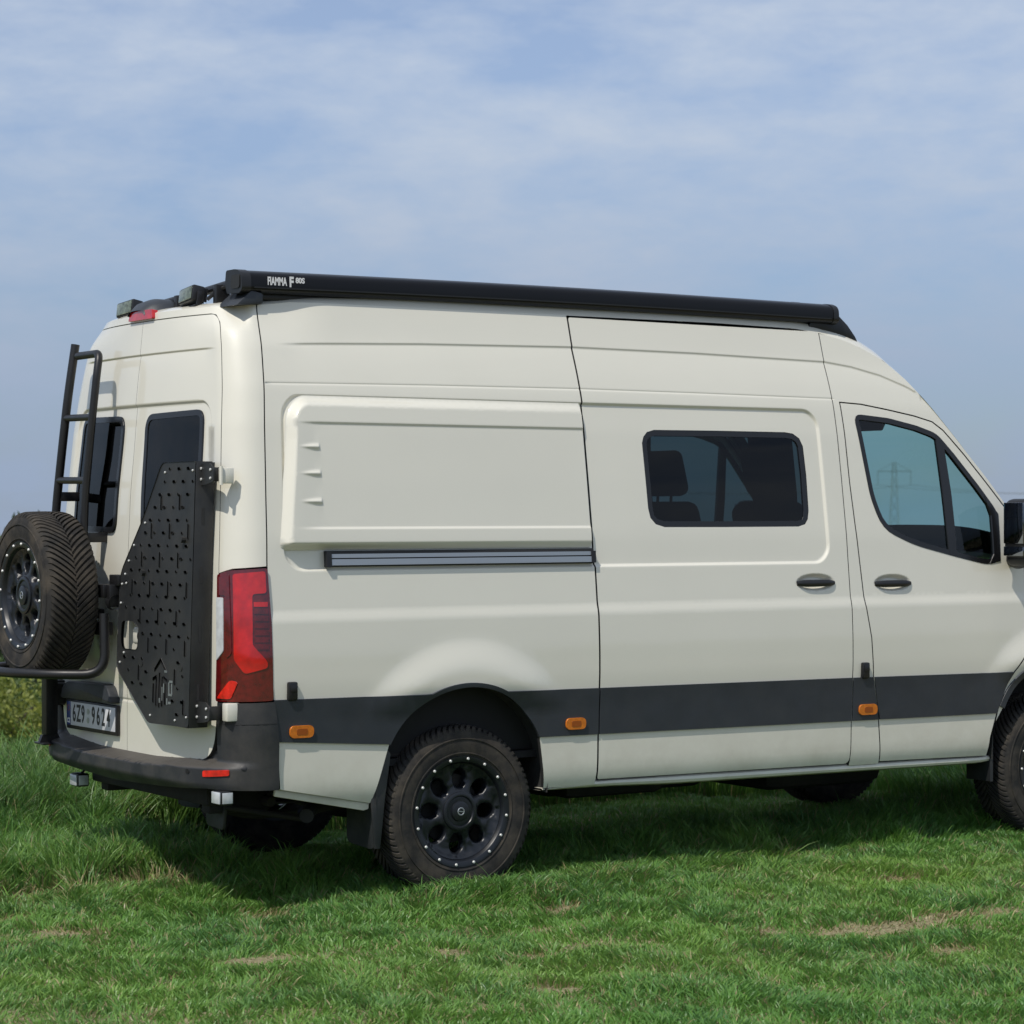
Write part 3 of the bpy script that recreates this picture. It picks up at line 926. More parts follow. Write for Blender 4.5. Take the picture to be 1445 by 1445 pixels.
full = [row[:-1] + [(x, -y, z) for x, y, z in row[::-1]] for row in rr]
full = [[(x, y, z - .012) for x, y, z in row] for row in full]
m.grid(full)
screen = m.build('windscreen', M['glass_screen'], van, ang=80)
m = MB()   # black band round the windscreen
rr = roof_rows(np.linspace(2.94 + A0, 3.02 + A0, 4), ts)
m.grid([[(x, y, z - .008) for x, y, z in row[:-1]] + [(x, -y, z - .008) for x, y, z in row[::-1]] for row in rr])
m.build('screen_header', M['frit'], screen)
m = MB()
rr = roof_rows(np.linspace(3.60 + A0, 3.72 + A0, 4), ts)
m.grid([[(x, y, z - .008) for x, y, z in row[:-1]] + [(x, -y, z - .008) for x, y, z in row[::-1]] for row in rr])
m.build('screen_surround', M['frit'], screen)
m = MB()
rr = roof_rows(np.linspace(3.70 + A0, 4.68 + A0, 24), np.linspace(0, 1, 16))
m.grid([row[:-1] + [(x, -y, z) for x, y, z in row[::-1]] for row in rr])
m.build('bonnet', M['paint'], van, ang=60)
# nose: bumper, grille, headlights
m = MB()
rows = []
for y in np.linspace(-.82, .82, 30):
    xf = 4.70 - .28 * abs(y / .9) ** 2.6
    rows.append([(xf - .06, y, .42), (xf + .03, y, .46), (xf + .05, y, .56), (xf + .03, y, .68), (xf - .02, y, .72)])
m.grid(rows); m.box((4.42, -.86, .45), (4.5, .86, .70), .02)
m.build('front_bumper', M['bumper'], van)
m = MB()
rows = []
for y in np.linspace(-.82, .82, 30):
    xf = 4.69 - .28 * abs(y / .9) ** 2.6
    rows.append([(xf, y, .70), (xf + .005, y, .8), (xf - .02, y, .96), (xf - .10, y, 1.08)])
m.grid(rows); m.build('nose_panel', M['paint'], van, ang=60)
m = MB()
for k in range(4):
    z = .79 + k * .055
    m.box((4.66, -.42, z), (4.715 - .012 * k, .42, z + .03), .008)
m.build('grille', M['black'], van)
for sgn in (1, -1):
    m = MB(); m.prism(round_poly([(4.32, .80), (4.63, .80), (4.60, .98), (4.40, 1.06)], .03, 4), sgn * .70, sgn * .80, 'XZ', .01)
    m.build('headlight', M['clear'], van)

# ------------------------------------------------------------------ wheels
def tyre_mesh(seed=0):
    m = MB()
    Rr, W = .374, .1225
    prof = [(.222, -.098), (.240, -.112), (.27, -.120), (.305, -.1235), (.335, -.121), (.357, -.114), (.368, -.104), (Rr - .003, -.092), (Rr, -.05), (Rr + .001, 0)]
    prof = prof + [(r, -h) for r, h in prof[-2::-1]]
    prof += [(.215, .09), (.215, -.09)]
    m.lathe(prof, 96, closed=True)
    n = 76
    pit = 2 * math.pi / n
    for k in range(n):
        for sgn in (-1, 1):
            rows = []
            for j, w in enumerate((.02, .12, .26, .42, .60, .78, .92, 1.0, 1.06)):
                y = sgn * w * .108
                lag = .26 * (w ** .80)
                r_ = np.interp(w, [0, .75, .9, 1.0, 1.06], [.3862, .3845, .3805, .372, .361])
                ri_ = r_ - .013
                wid = pit * np.interp(w, [0, .3, .75, 1.06], [.50, .60, .64, .58])
                a = k * pit + lag + (pit * .5 if sgn > 0 else 0)
                row = []
                for (da, rad) in ((-wid / 2, ri_), (-wid / 2 * .93, r_), (wid / 2 * .93, r_), (wid / 2, ri_)):
                    row.append((rad * math.cos(a + da), y, rad * math.sin(a + da)))
                rows.append(row)
            vs = m.grid(rows)
            m.bm.faces.new([vs[0][i] for i in (0, 1, 2, 3)]); m.bm.faces.new([vs[-1][i] for i in (3, 2, 1, 0)])
    for rr_, hh in ((.262, .1195), (.326, .1238)):        # moulded rings on the side wall
        for s_ in (-1, 1):
            m.lathe([(rr_ - .004, s_ * (hh - .003)), (rr_ - .002, s_ * (hh + .0025)), (rr_ + .002, s_ * (hh + .0025)), (rr_ + .004, s_ * (hh - .003))], 96)
    return m.mesh('tyre', 40)

def rim_mesh():
    m = MB()
    # barrel with outer ring (outer face towards -y)
    m.lathe([(.206, .095), (.222, .098), (.222, -.098), (.250, -.106), (.252, -.112), (.248, -.1175), (.226, -.1165), (.221, -.112), (.213, -.085), (.206, -.06)], 72)
    # dished face with eight oval windows
    def fy(r): return np.interp(r, [0, .045, .06, .085, .105, .17, .205, .215], [-.098, -.098, -.098, -.094, -.086, -.082, -.086, -.098])
    outline_ = arc(0, 0, .214, 0, 2 * math.pi, 72)[:-1]
    holes = []
    for k in range(8):
        t = k * math.pi / 4 + math.pi / 8 * .35
        c, s_ = math.cos(t), math.sin(t)
        holes.append([(c * (.146 + .043 * math.cos(q)) - s_ * .033 * math.sin(q), s_ * (.146 + .043 * math.cos(q)) + c * .033 * math.sin(q)) for q in np.linspace(0, 2 * math.pi, 21)[:-1]])
    def fmap(a, z, lift=0.0):
        a = np.asarray(a, float); z = np.asarray(z, float)
        r_ = np.hypot(a, z)
        h = fy(r_)
        for k in range(8):
            t = k * math.pi / 4 + math.pi / 8 * .35
            u = (a * math.cos(t) + z * math.sin(t) - .146) / .043; v = (-a * math.sin(t) + z * math.cos(t)) / .033
            q = np.hypot(u, v)
            h = h + .010 * (1 - sstep(1.0, 1.28, q))
        return np.stack([a, h, z], -1)
    ex = []
    for r_ in (.04, .05, .06, .07, .085, .1, .2, .209):
        ex += arc(0, 0, r_, 0, 2 * math.pi, 40)[:-1]
    for k in range(8):
        t = k * math.pi / 4 + math.pi / 8 * .35
        c, s_ = math.cos(t), math.sin(t)
        for q2 in (1.1, 1.2, 1.3):
            ex += [(c * (.146 + .043 * q2 * math.cos(q)) - s_ * .033 * q2 * math.sin(q), s_ * (.146 + .043 * q2 * math.cos(q)) + c * .033 * q2 * math.sin(q)) for q in np.linspace(0, 2 * math.pi, 21)[:-1]]
    me = shell('rim_face', outline_, fmap, holes, step=.03, extra=ex, flange=-.0, bstep=.02)
    m.bm.from_mesh(me)
    # thickness of the window edges
    for h in holes:
        rows = []
        for p in h:
            q = fmap(np.array([p[0]]), np.array([p[1]]))[0]
            rows.append([tuple(q), (q[0], q[1] + .028, q[2])])
        m.grid(rows, closed_u=True)
    # hub ring and cap
    m.lathe([(.088, -.090), (.086, -.101), (.080, -.1045), (.070, -.1035), (.064, -.096)], 40)
    m.lathe([(.046, -.096), (.044, -.1065), (.036, -.1095), (.0005, -.110)], 32)
    return m.mesh('rim', 40)

def bolts_mesh():
    m = MB()
    for k in range(16):
        t = k * 2 * math.pi / 16 + .06
        m.lathe([(.0068, -.113), (.0068, -.1205), (.0048, -.1228), (.0003, -.1232)], 8, center=(.2365 * math.cos(t), 0, .2365 * math.sin(t)))
    return m.mesh('bolt_ring', 40)

def lugs_mesh():
    m = MB()
    for k in range(6):
        t = k * 2 * math.pi / 6 + .2
        m.lathe([(.009, -.07), (.009, -.092), (.005, -.096), (.0005, -.0965)], 6, center=(.0645 * math.cos(t), 0, .0645 * math.sin(t)))
    return m.mesh('wheel_nuts', 30)

def back_mesh():
    m = MB()
    m.lathe([(.0, -.01), (.150, -.01), (.152, 0), (.152, .012), (.0, .012)], 40)
    m.box((-.06, -.03, .06), (.06, .05, .165), .015)
    return m.mesh('brake_disc', 30)

TY, RI, BO, LU, BK = tyre_mesh(), rim_mesh(), bolts_mesh(), lugs_mesh(), back_mesh()
def wheel(name, loc, rot, brake=True):
    t = bpy.data.objects.new(name, None); COL.objects.link(t); t.parent = van
    t.location = loc; t.rotation_euler = rot
    link('tyre', TY, M['rubber'], t); link('rim', RI, M['rim'], t); tag(link('bolt_ring', BO, M['steel'], t), kind='stuff')
    if brake:
        link('brake_disc', BK, M['under'], t)
    m = MB(); m.lathe([(.019, -.1095), (.017, -.1112), (.014, -.1112), (.012, -.1095)], 24); m.box((-.013, -.1114, -.002), (.013, -.1100, .002))
    link('hub_emblem', m.mesh('hub_emblem'), M['alu'], t)
    return t
ZW = .383
wheel('rear_wheel', (0, -.862, ZW), (0, R(11), 0))
wheel('front_wheel', (3.672, -.862, ZW), (0, R(-20), 0))
wheel('rear_wheel', (0, .862, ZW), (0, R(40), R(180)))
wheel('front_wheel', (3.672, .862, ZW), (0, 0, R(180)))
spare = wheel('spare_wheel', (-1.515 + .115, .426, 1.335), (0, 0, R(-90)), brake=False)
spare.rotation_euler = (R(0), R(8), R(-90))

for sgn in (-1, 1):
    for wx in (0, 3.665):
        m = MB()
        n = 26; rows = []
        for k in range(n + 1):
            t = R(-8) + (R(196)) * k / n
            rows.append([(wx + (ARCH_R + .012) * math.cos(t), sgn * y, ARCH_Z + (ARCH_R + .004) * math.sin(t)) for y in (.992, .90, .80, .68, .56)])
        m.grid(rows)
        m.box((wx - .46, sgn * .56 - .01, .45), (wx + .46, sgn * .56 + .01, .96))
        m.build('wheel_arch_liner', M['arch'], van)
    # mud flaps
    m = MB()
    fl = round_poly([(-.995, .70), (-.73, .70), (-.735, .255), (-.985, .243)], [.01, .01, .04, .05], 4)
    m.prism([(sgn * -1 * a if sgn > 0 else a, b) for a, b in fl], -.452, -.438, 'YZ', .003)
    o = m.build('mud_flap', M['bumper'], van)
    m = MB()
    m.prism(round_poly([(3.215, .66), (3.235, .66), (3.235, .325), (3.215, .325)], .004, 2), sgn * .975, sgn * .80, 'XZ')
    m.build('mud_flap', M['bumper'], van)
    # flared side piece of the rear flap, running up into the arch
    m = MB()
    m.prism([(-.405, .705), (-.47, .47), (-.452, .25), (-.425, .25), (-.40, .47), (-.372, .66)], sgn * .988, sgn * .974, 'XZ', .003)
    m.build('flap_cheek', M['bumper'], van)
    # lower lip below the rear quarter
    m = MB()
    m.prism([(-.93, .545), (-.47, .455), (-.475, .425), (-.50, .420), (-.935, .508)], sgn * .972, sgn * .955, 'XZ', .004)
    m.build('quarter_lip', M['paint'], van)

# ------------------------------------------------------------------ underneath
m = MB()
m.box((-1.0, -.90, .56), (-.46, .90, .60)); m.box((-.46, -.55, .56), (.46, .55, .60)); m.box((.46, -.93, .50), (3.2, .93, .54)); m.box((3.2, -.55, .5), (4.5, .55, .55))
m.box((-1.05, -.52, .44), (3.0, -.42, .56), .01); m.box((-1.05, .42, .44), (3.0, .52, .56), .01)
m.box((.9, -.3, .32), (1.9, .3, .5), .05); m.box((2.2, -.4, .28), (3.0, .3, .5), .06); m.box((.5, .62, .36), (1.5, .90, .5), .04)
m.build('underbody', M['under'], van)
m = MB(); m.tube([(0, -.75, ZW), (0, .75, ZW)], .05, 12)
t_ = bmesh.new(); bmesh.ops.create_icosphere(t_, subdivisions=3, radius=.15); bmesh.ops.scale(t_, vec=(1, 1.1, .9), verts=t_.verts); bmesh.ops.translate(t_, vec=(0, .1, ZW), verts=t_.verts); m.merge(t_)
m.tube([(0, 0, .42), (1.6, 0, .45)], .035, 10)
m.build('rear_axle', M['under'], van)
m = MB(); m.tube([(3.665, -.75, ZW), (3.665, .75, ZW)], .045, 12); m.box((3.4, -.3, .33), (3.95, .3, .48), .04); m.build('front_axle', M['under'], van)
for s_ in (-1, 1):
    m = MB()
    for k in range(3):
        L_ = .78 - k * .16
        m.box((-L_, s_ * .60 - .035, .43 + .0 - k * .013), (L_ * .95, s_ * .60 + .035, .441 - k * .013), .002)
    m.tube([(-.78, s_ * .60 - .05, .445), (-.78, s_ * .60 + .05, .445)], .022, 10); m.tube([(-.78, s_ * .60, .445), (-.70, s_ * .60, .55)], .016, 8)
    m.tube([(-.12, s_ * .50, .38), (-.30, s_ * .47, .58)], .03, 10)
    m.build('leaf_spring', M['under'], van)
m = MB(); m.tube(fillet_path([(2.0, -.35, .40), (.5, -.38, .42), (-.2, -.62, .44), (-.62, -.72, .42), (-.72, -.86, .40)], .12), .032, 10); m.box((.9, -.48, .33), (1.5, -.24, .47), .04)
m.build('exhaust', M['under'], van)
m = MB(); m.box((-1.08, -.62, .44), (-1.0, .62, .52), .012); m.box((-1.05, -.58, .40), (-.75, -.50, .50), .01); m.box((-1.05, .50, .40), (-.75, .58, .50), .01)
m.tube(fillet_path([(-1.0, -.30, .46), (-.82, -.42, .36), (-.60, -.55, .38)], .1), .018, 8); m.tube([(-.98, -.60, .43), (-.62, -.68, .36)], .014, 8)
m.build('tow_bar', M['under'], van)
m = MB(); m.prism(round_poly([(-.62, .52), (-.40, .52), (-.42, .335), (-.58, .325)], .02, 3), -.985, -.97, 'YZ', .003); m.build('tow_plate', M['bumper'], van)
for y0, z0 in ((-.905, .513), (.605, .452)):
    m = MB(); m.box((-1.175, y0 - .045, z0 - .032), (-1.115, y0 + .045, z0 + .030), .008)
    m.tube([(-1.14, y0, z0 + .02), (-1.10, y0, z0 + .07)], .006, 6)
    lp = m.build('under_bumper_lamp', M['black'], van)
    m = MB(); m.box((-1.181, y0 - .038, z0 - .026), (-1.174, y0 + .038, z0 + .024), .003)
    m.box((-1.170, y0 - .0475, z0 - .024), (-1.122, y0 - .0445, z0 + .022), .001)
    m.build('lens', M['clear'], lp)

# ------------------------------------------------------------------ marker lights, clips, mirrors
for sgn, mir in ((-1, False), (1, True)):
    for x, z, w in ((-.832, .783, .057), (.585, .751, .054), (2.343, .739, .058)):
        z0 = z
        pol = round_poly([(x - w, z0 - .026), (x + w, z0 - .026), (x + w, z0 + .026), (x - w, z0 + .026)], .024, 5)
        o = side_shell('marker_light', pol, mirror=mir, material='amber', lift=.019, step=.02, flange=.012)
        pol = round_poly([(x - .026, z0 - .013), (x + .026, z0 - .013), (x + .026, z0 + .013), (x - .026, z0 + .013)], .008, 3)
        side_shell('marker_core', pol, mirror=mir, material='amber_dark', lift=.0205, step=.05, flange=.003, parent=o)
    for x, z in ((-.879, .957), (2.321, .933)):
        pt = sx_map(np.array([x]), np.array([z]))[0]
        m = MB(); y = pt[1] if sgn < 0 else -pt[1]
        m.box((x - .022, y - .020, z - .040), (x + .022, y + .020, z + .040), .007)
        m.box((x - .015, y + sgn * .022 - .004, z - .006), (x + .015, y + sgn * .022 + .004, z + .026), .003)
        m.build('tie_down_clip', M['clip'], van)
    # door mirror
    m = MB()
    ys = sgn * 1.115
    m.box((3.245, ys - .090, 1.475), (3.365, ys + .090, 1.785), .045, 4)
    m.box((3.265, ys - .088, 1.440), (3.40, ys + .085, 1.52), .03, 3)
    m.tube(fillet_path([(3.36, sgn * .965, 1.475), (3.35, sgn * 1.04, 1.455), (3.33, ys, 1.47)], .05), .036, 10)
    mo = m.build('door_mirror', M['black'], van)
    m = MB(); m.box((3.241, ys - .070, 1.555), (3.247, ys + .070, 1.765), .003); m.build('mirror_glass', M['mirror'], mo)
    m = MB(); m.box((3.241, ys - .070, 1.492), (3.247, ys + .070, 1.540), .003); m.build('wide_mirror_glass', M['mirror'], mo)

# ------------------------------------------------------------------ cab interior
for y in (-.44, .44):
    m = MB()
    rot = Matrix.Rotation(R(-14), 3, 'Y')
    m.box((2.36, y - .25, 1.02), (2.88, y + .25, 1.16), .05, 3)
    m.box((2.28, y - .20, .62), (2.78, y + .20, 1.02), .03)
    m.box((2.17, y - .25, 1.12), (2.32, y + .25, 1.78), .07, 4, rot)
    m.box((2.12, y - .16, 1.80), (2.22, y + .16, 2.05), .065, 4, rot)
    m.tube([(2.17, y - .06, 1.70), (2.18, y - .06, 1.88)], .008, 6); m.tube([(2.17, y + .06, 1.70), (2.18, y + .06, 1.88)], .008, 6)
    m.build('cab_seat', M['seat'], van)
m = MB(); m.box((3.22, -.88, 1.0), (3.62, .88, 1.36), .06, 3); m.box((3.30, -.80, 1.33), (3.66, .80, 1.40), .03, 3); m.box((3.18, -.2, .9), (3.4, .2, 1.48), .04, 3)
m.build('dashboard', M['liner'], van)
m = MB(); m.lathe([(.185 + .015 * math.cos(q), .015 * math.sin(q)) for q in np.linspace(0, 2 * math.pi, 9)[:-1]], 32, axis='X', closed=True)
m.box((-.02, -.17, -.03), (.02, .17, .03), .01); m.tube([(0, 0, 0), (.25, 0, -.06)], .03, 8)
m.build('steering_wheel', M['liner'], van, loc=(3.08, .44, 1.33), rot=(0, R(-25), 0))
m = MB(); rows = []
for k in range(15):
    y = -.88 + k * .026
    rows.append([(2.02 + .022 * math.sin(k * 1.9), y + (.88 - min(.88, float(Pw(z)) - .08)), z) for z in (1.1, 1.5, 1.8, 2.1, 2.45)])
m.grid(rows); m.build('cab_curtain', M['liner'], van)
m = MB(); m.box((-1.0, -.92, .60), (3.3, .92, .63)); m.build('cabin_floor', M['liner'], van)
m = MB(); m.box((2.98, -.16, 2.03), (3.02, .11, 2.12), .02, 3); m.box((2.94, -.12, 2.10), (3.0, .08, 2.24), .02); m.build('interior_mirror', M['liner'], van)
m = MB(); m.box((2.80, -.64, 2.13), (2.825, -.20, 2.30), .01, 2, Matrix.Rotation(R(30), 3, 'Y')); m.build('sun_visor', M['liner'], van)
m = MB(); m.box((2.80, .20, 2.13), (2.825, .64, 2.30), .01, 2, Matrix.Rotation(R(30), 3, 'Y')); m.build('sun_visor', M['liner'], van)
m = MB()
rows = roof_rows(np.concatenate([np.linspace(0, 1.09, 24), np.linspace(1.1, 2.93 + A0, 34)]), np.linspace(0.05, 1, 14))
rows = [[(x, y, z - .05) for x, y, z in row] for row in rows]
m.grid(rows); m.grid([[(x, -y, z) for x, y, z in row] for row in rows])
m.build('headlining', M['liner'], van)
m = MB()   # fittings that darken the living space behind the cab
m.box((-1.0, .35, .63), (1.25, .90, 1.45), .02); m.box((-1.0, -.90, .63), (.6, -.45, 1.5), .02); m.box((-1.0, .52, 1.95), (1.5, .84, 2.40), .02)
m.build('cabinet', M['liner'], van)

# ------------------------------------------------------------------ gear on the tail
TXT_REAR = Matrix(((0, 0, -1, 0), (-1, 0, 0, 0), (0, 1, 0, 0), (0, 0, 0, 1)))     # lettering read from behind
TXT_SIDE = Matrix(((1, 0, 0, 0), (0, 0, -1, 0), (0, 1, 0, 0), (0, 0, 0, 1)))      # lettering read from the right side

def plate_x(z): return -1.250 + .032 * (z - .8)
rack = bpy.data.objects.new('storage_panel', None); COL.objects.link(rack); rack.parent = van; rack.location = (0, 0, 0)
pl_out = [(-.795, .803), (-.39, .795), (-.040, 1.015), (-.050, 1.442), (-.27, 1.685), (-.455, 1.933), (-.79, 1.934)]
pl_out = round_poly(pl_out, [.02, .03, .04, .05, .02, .03, .015], 4)
holes = []
ins = scaled(pl_out, -.018)
hand_hole = round_poly([(-.255, 1.108), (-.085, 1.108), (-.075, 1.165), (-.085, 1.232), (-.215, 1.232), (-.265, 1.20)], .025, 4)
logo_zone = (-.60, -.36, .83, 1.10)
def try_hole(h):
    p = np.array(h)
    if not in_poly(p, ins).all(): return
    c = p.mean(0)
    if dist_poly(p, hand_hole).min() < .02 or in_poly(p, hand_hole).any(): return
    if logo_zone[0] < c[0] < logo_zone[1] and logo_zone[2] < c[1] < logo_zone[3]: return
    for q in holes:
        if np.abs(np.array(q).mean(0) - c).max() < .02: return
    holes.append(h)
def slot(y, z, w, h): return round_poly([(y - w, z - h), (y + w, z - h), (y + w, z + h), (y - w, z + h)], min(w, h) * .95, 2)
for r_ in range(9):
    for c_ in range(8):
        y = -.735 + c_ * .092; z = .885 + r_ * .125
        if (c_ + r_) % 2 == 0: try_hole(slot(y, z, .0055, .034))
for r_ in range(20):
    for c_ in range(9):
        y = -.765 + c_ * .092 + (.046 if r_ % 2 else 0); z = .85 + r_ * .0555
        try_hole(slot(y, z, .014 if (c_ + r_) % 3 else .007, .0065))
# cut-out logo low on the panel: a peaked roof over upright bars
lg = [[(-.56, 1.035), (-.50, 1.085), (-.44, 1.035), (-.44, 1.022), (-.50, 1.068), (-.56, 1.022)],
      [(-.575, .995), (-.535, 1.01), (-.535, .997), (-.575, .982)], [(-.465, .997), (-.465, 1.01), (-.425, .995), (-.425, .982)]]
for k, (h0, h1) in enumerate(((.885, .975), (.875, 1.005), (.87, 1.02), (.875, 1.0), (.888, .97))):
    y = -.56 + k * .03
    lg.append([(y, h0), (y + .012, h0), (y + .012, h1), (y, h1)])
holes_all = holes + [hand_hole] + lg
pmap = lambda a, z, l=0.0: np.stack([plate_x(np.asarray(z, float)) - l, -np.asarray(a, float) * -1, np.asarray(z, float)], -1)
for l_, fl in ((0.0, 0.003),):
    me = shell('perforated_plate', pl_out, pmap, holes_all, step=.2, flange=.0035, bstep=.06)
    link('perforated_plate', me, M['plate_black'], rack)
bmap = lambda a, z, l=0.0: pmap(a, z, -.014)
link('slot_shade_sheet', shell('slot_shade_sheet', scaled(pl_out, -.006), bmap, [scaled(hand_hole, .004)], step=.2, flange=.002, bstep=.06), M['gap_black'], rack)  # dark sheet added behind the plate so its slots read as shaded
m = MB()
m.box((-.0015, -.0015, -.565), (.085, .0015, .565), .0008)
m.build('side_flange', M['plate_black'], rack, loc=(plate_x(1.37), -.7965, 1.368), rot=(0, R(1.8), 0))
for z0 in (.95, 1.2, 1.45, 1.7):
    m = MB(); m.box((plate_x(z0) + .030, -.7995, z0 - .035), (plate_x(z0) + .042, -.7975, z0 + .035)); m.build('flange_slot', M['gap_black'], rack)
m = MB(); m.box((-1.25, -.79, .800), (-1.165, -.42, .803)); m.build('bottom_flange', M['plate_black'], rack)
m = MB(); m.box((-1.21, -.785, 1.931), (-1.135, -.47, 1.934)); m.build('top_flange', M['plate_black'], rack)
for z0, zx in ((1.877, -1.155), (.868, -1.175)):       # hinge brackets to the corner post
    m = MB()
    m.prism(round_poly([(-.78, z0 - .048), (-.80, z0 + .046), (-.885, z0 + .046), (-.915, z0 + .022), (-.915, z0 - .030), (-.86, z0 - .040)], .008, 2), zx - .040, zx - .034, 'YZ')
    m.box((zx - .036, -.90, z0 - .030), (zx + .03, -.894, z0 + .030), .001)
    b = m.build('hinge_bracket', M['plate_black'], rack)
    m = MB()
    for y, dz in ((-.805, .026), (-.893, .020), (-.893, -.016), (-.805, -.02)):
        m.lathe([(.0062, zx - .041), (.0055, zx - .0455), (.0003, zx - .0465)], 8, axis='X', center=(0, y, z0 + dz))
    tag(m.build('bracket_bolts', M['steel'], b), kind='stuff')
m = MB(); m.box((-1.165, -.932, 1.838), (-1.105, -.900, 1.906), .006); m.tube([(-1.168, -.934, 1.832), (-1.168, -.934, 1.912)], .008, 8); m.build('hinge_loop', M['paint'], rack)
m = MB(); m.box((-1.155, -.965, .835), (-1.085, -.915, .912), .006); m.build('hinge_block', M['paint'], rack)
m = MB()
for y, z in ((-.075, 1.395), (-.068, 1.31), (-.075, 1.045), (-.115, 1.09), (-.105, 1.44), (-.12, 1.40), (-.19, 1.57), (-.14, 1.50), (-.77, .845), (-.765, 1.895), (-.41, .83), (-.66, .825), (-.30, 1.67), (-.49, 1.89)):
    m.lathe([(.0055, plate_x(z) - .001), (.005, plate_x(z) - .005), (.0003, plate_x(z) - .0075)], 8, axis='X', center=(0, y, z))
tag(m.build('panel_bolts', M['steel'], rack), kind='stuff')
m = MB()  # pale flat pieces standing in for the lit door showing through the logo
for y, z, w, h in ((-.535, 1.028, .012, .005), (-.52, .955, .005, .020), (-.505, .93, .004, .030), (-.585, .93, .018, .005), (-.572, .955, .005, .028), (-.60, .955, .005, .024), (-.59, .987, .016, .005), (-.555, .90, .005, .014), (-.58, .895, .012, .005), (-.48, .90, .006, .010)):
    m.box((plate_x(z) - .003, y - w - .02, z - h), (plate_x(z) - .0008, y + w - .02, z + h))
tag(m.build('emblem_light_bits', M['alu'], rack), kind='stuff')
for y0 in (-.70, -.3):
    for z0 in (1.05, 1.6):
        if y0 == -.3 and z0 > 1.5: z0 = 1.45
        m = MB(); m.tube([(-1.245, y0, z0), (-1.15, y0, z0)], .014, 10); m.build('standoff', M['plate_black'], rack)

# door handle and lock seen through the cut-out
m = MB()
m.box((-1.205, -.235, 1.125), (-1.168, -.115, 1.205), .02, 3); m.build('rear_door_handle', M['paint'], rear_doors[0])
m = MB(); m.lathe([(.024, -1.206), (.020, -1.2095), (.0003, -1.2095)], 16, axis='X', center=(0, -.20, 1.165)); m.build('door_lock', M['black'], rear_doors[0])

# ladder on the left door
lad = bpy.data.objects.new('ladder', None); COL.objects.link(lad); lad.parent = van
Lp = [(-1.192, .548, 2.505), (-1.228, .552, 2.26), (-1.25, .575, 1.99), (-1.262, .615, 1.726), (-1.27, .635, 1.40), (-1.27, .64, 1.15)]
Rp = [(-1.199, .50, 2.448), (-1.216, .215, 2.446), (-1.236, .196, 2.36), (-1.255, .207, 2.148), (-1.275, .242, 1.791), (-1.28, .258, 1.45), (-1.28, .26, 1.15)]
m = MB(); m.tube(fillet_path(Lp, .1), .0205, 12); m.build('ladder_rail', M['black'], lad)
m = MB(); m.tube(fillet_path(Rp, .06), .0185, 12); m.build('ladder_rail', M['black'], lad)
for a, b in (((-1.236, .565, 2.158), (-1.254, .205, 2.152)), ((-1.257, .60, 1.866), (-1.270, .235, 1.862)), ((-1.27, .63, 1.57), (-1.28, .25, 1.57))):
    m = MB(); m.tube([a, b], .0165, 12); m.build('ladder_rung', M['black'], lad)
for p in ((-1.262, .600, 1.79), (-1.275, .252, 1.60), (-1.285, .26, 1.25)):
    m = MB(); m.box((p[0], p[1] - .012, p[2] - .022), (p[0] + .11, p[1] + .012, p[2] + .022), .005); m.build('ladder_bracket', M['black'], lad)

# spare wheel carrier
car = bpy.data.objects.new('spare_wheel_carrier', None); COL.objects.link(car); car.parent = van
hoop = [(-1.275, .030, 1.26), (-1.275, .015, .985), (-1.46, .14, .985), (-1.575, .33, .985), (-1.605, .47, .985), (-1.585, .66, .985), (-1.50, .80, .985), (-1.29, .86, .985)]
m = MB(); m.tube(fillet_path(hoop, .12, 8), .0225, 12); m.build('carrier_hoop', M['black'], car)
m = MB(); m.box((-1.275, .700, .66), (-1.215, .760, 1.42), .004); m.build('carrier_post', M['black'], car)
m = MB(); m.box((-1.30, .675, .615), (-1.20, .79, .624), .003); m.prism([(-1.285, .66), (-1.205, .66), (-1.19, .624), (-1.30, .624)], .72, .745, 'XZ'); m.build('post_foot', M['black'], car)
m = MB(); m.box((-1.275, .04, 1.33), (-1.225, .76, 1.39), .004); m.box((-1.275, .04, 1.16), (-1.225, .76, 1.22), .004); m.box((-1.32, .34, 1.22), (-1.272, .51, 1.45), .004)
m.build('carrier_frame', M['black'], car)
m = MB(); m.box((-1.245, -.055, 1.385), (-1.20, .045, 1.435), .005); m.box((-1.27, -.02, 1.29), (-1.21, .012, 1.39), .005)
m.lathe([(.035, -.02), (.035, .02)], 16, axis='Y', center=(-1.24, -.005, 1.31)); m.build('carrier_latch', M['black'], car)
m = MB(); m.box((-1.26, .755, .80), (-1.15, .80, .90), .006); m.box((-1.19, .80, .79), (-1.13, .86, .91), .006); m.build('carrier_hinge', M['black'], car)

# number plate
npl = bpy.data.objects.new('number_plate', None); COL.objects.link(npl); npl.parent = van
npl.location = (-1.197, .345, .768); npl.rotation_euler = (0, 0, R(1.6))
m = MB(); m.box((-.004, -.272, -.070), (.012, .272, .068), .004); m.build('plate_frame', M['black'], npl)
m = MB(); m.box((-.0065, -.258, -.052), (-.0035, .218, .058), .001); m.build('plate_field', M['plate_white'], npl)
m = MB(); m.box((-.0068, .218, -.052), (-.0035, .260, .058), .001); m.build('country_band', M['plate_blue'], npl)
for body, y0 in (('6', .178), ('Z', .130), ('9', .082), ('9', -.030), ('6', -.083), ('2', -.136), ('4', -.190)):
    me = text_mesh(body, .112, .0006, .0022, .62); me.transform(TXT_REAR)
    link('plate_character', me, M['ink'], npl, (-.0072, y0, .003))
for z0, mt in ((.022, 'plate_blue'), (-.018, 'red')):
    m = MB(); m.lathe([(.014, -.0078), (.0003, -.0078)], 16, axis='X', center=(0, .026, z0)); m.build('plate_sticker', M['alu'], npl)
me = text_mesh('CZ', .030, .0005, .0008, .8); me.transform(TXT_REAR); link('country_code', me, M['white'], npl, (-.0074, .239, -.032))
m = MB()
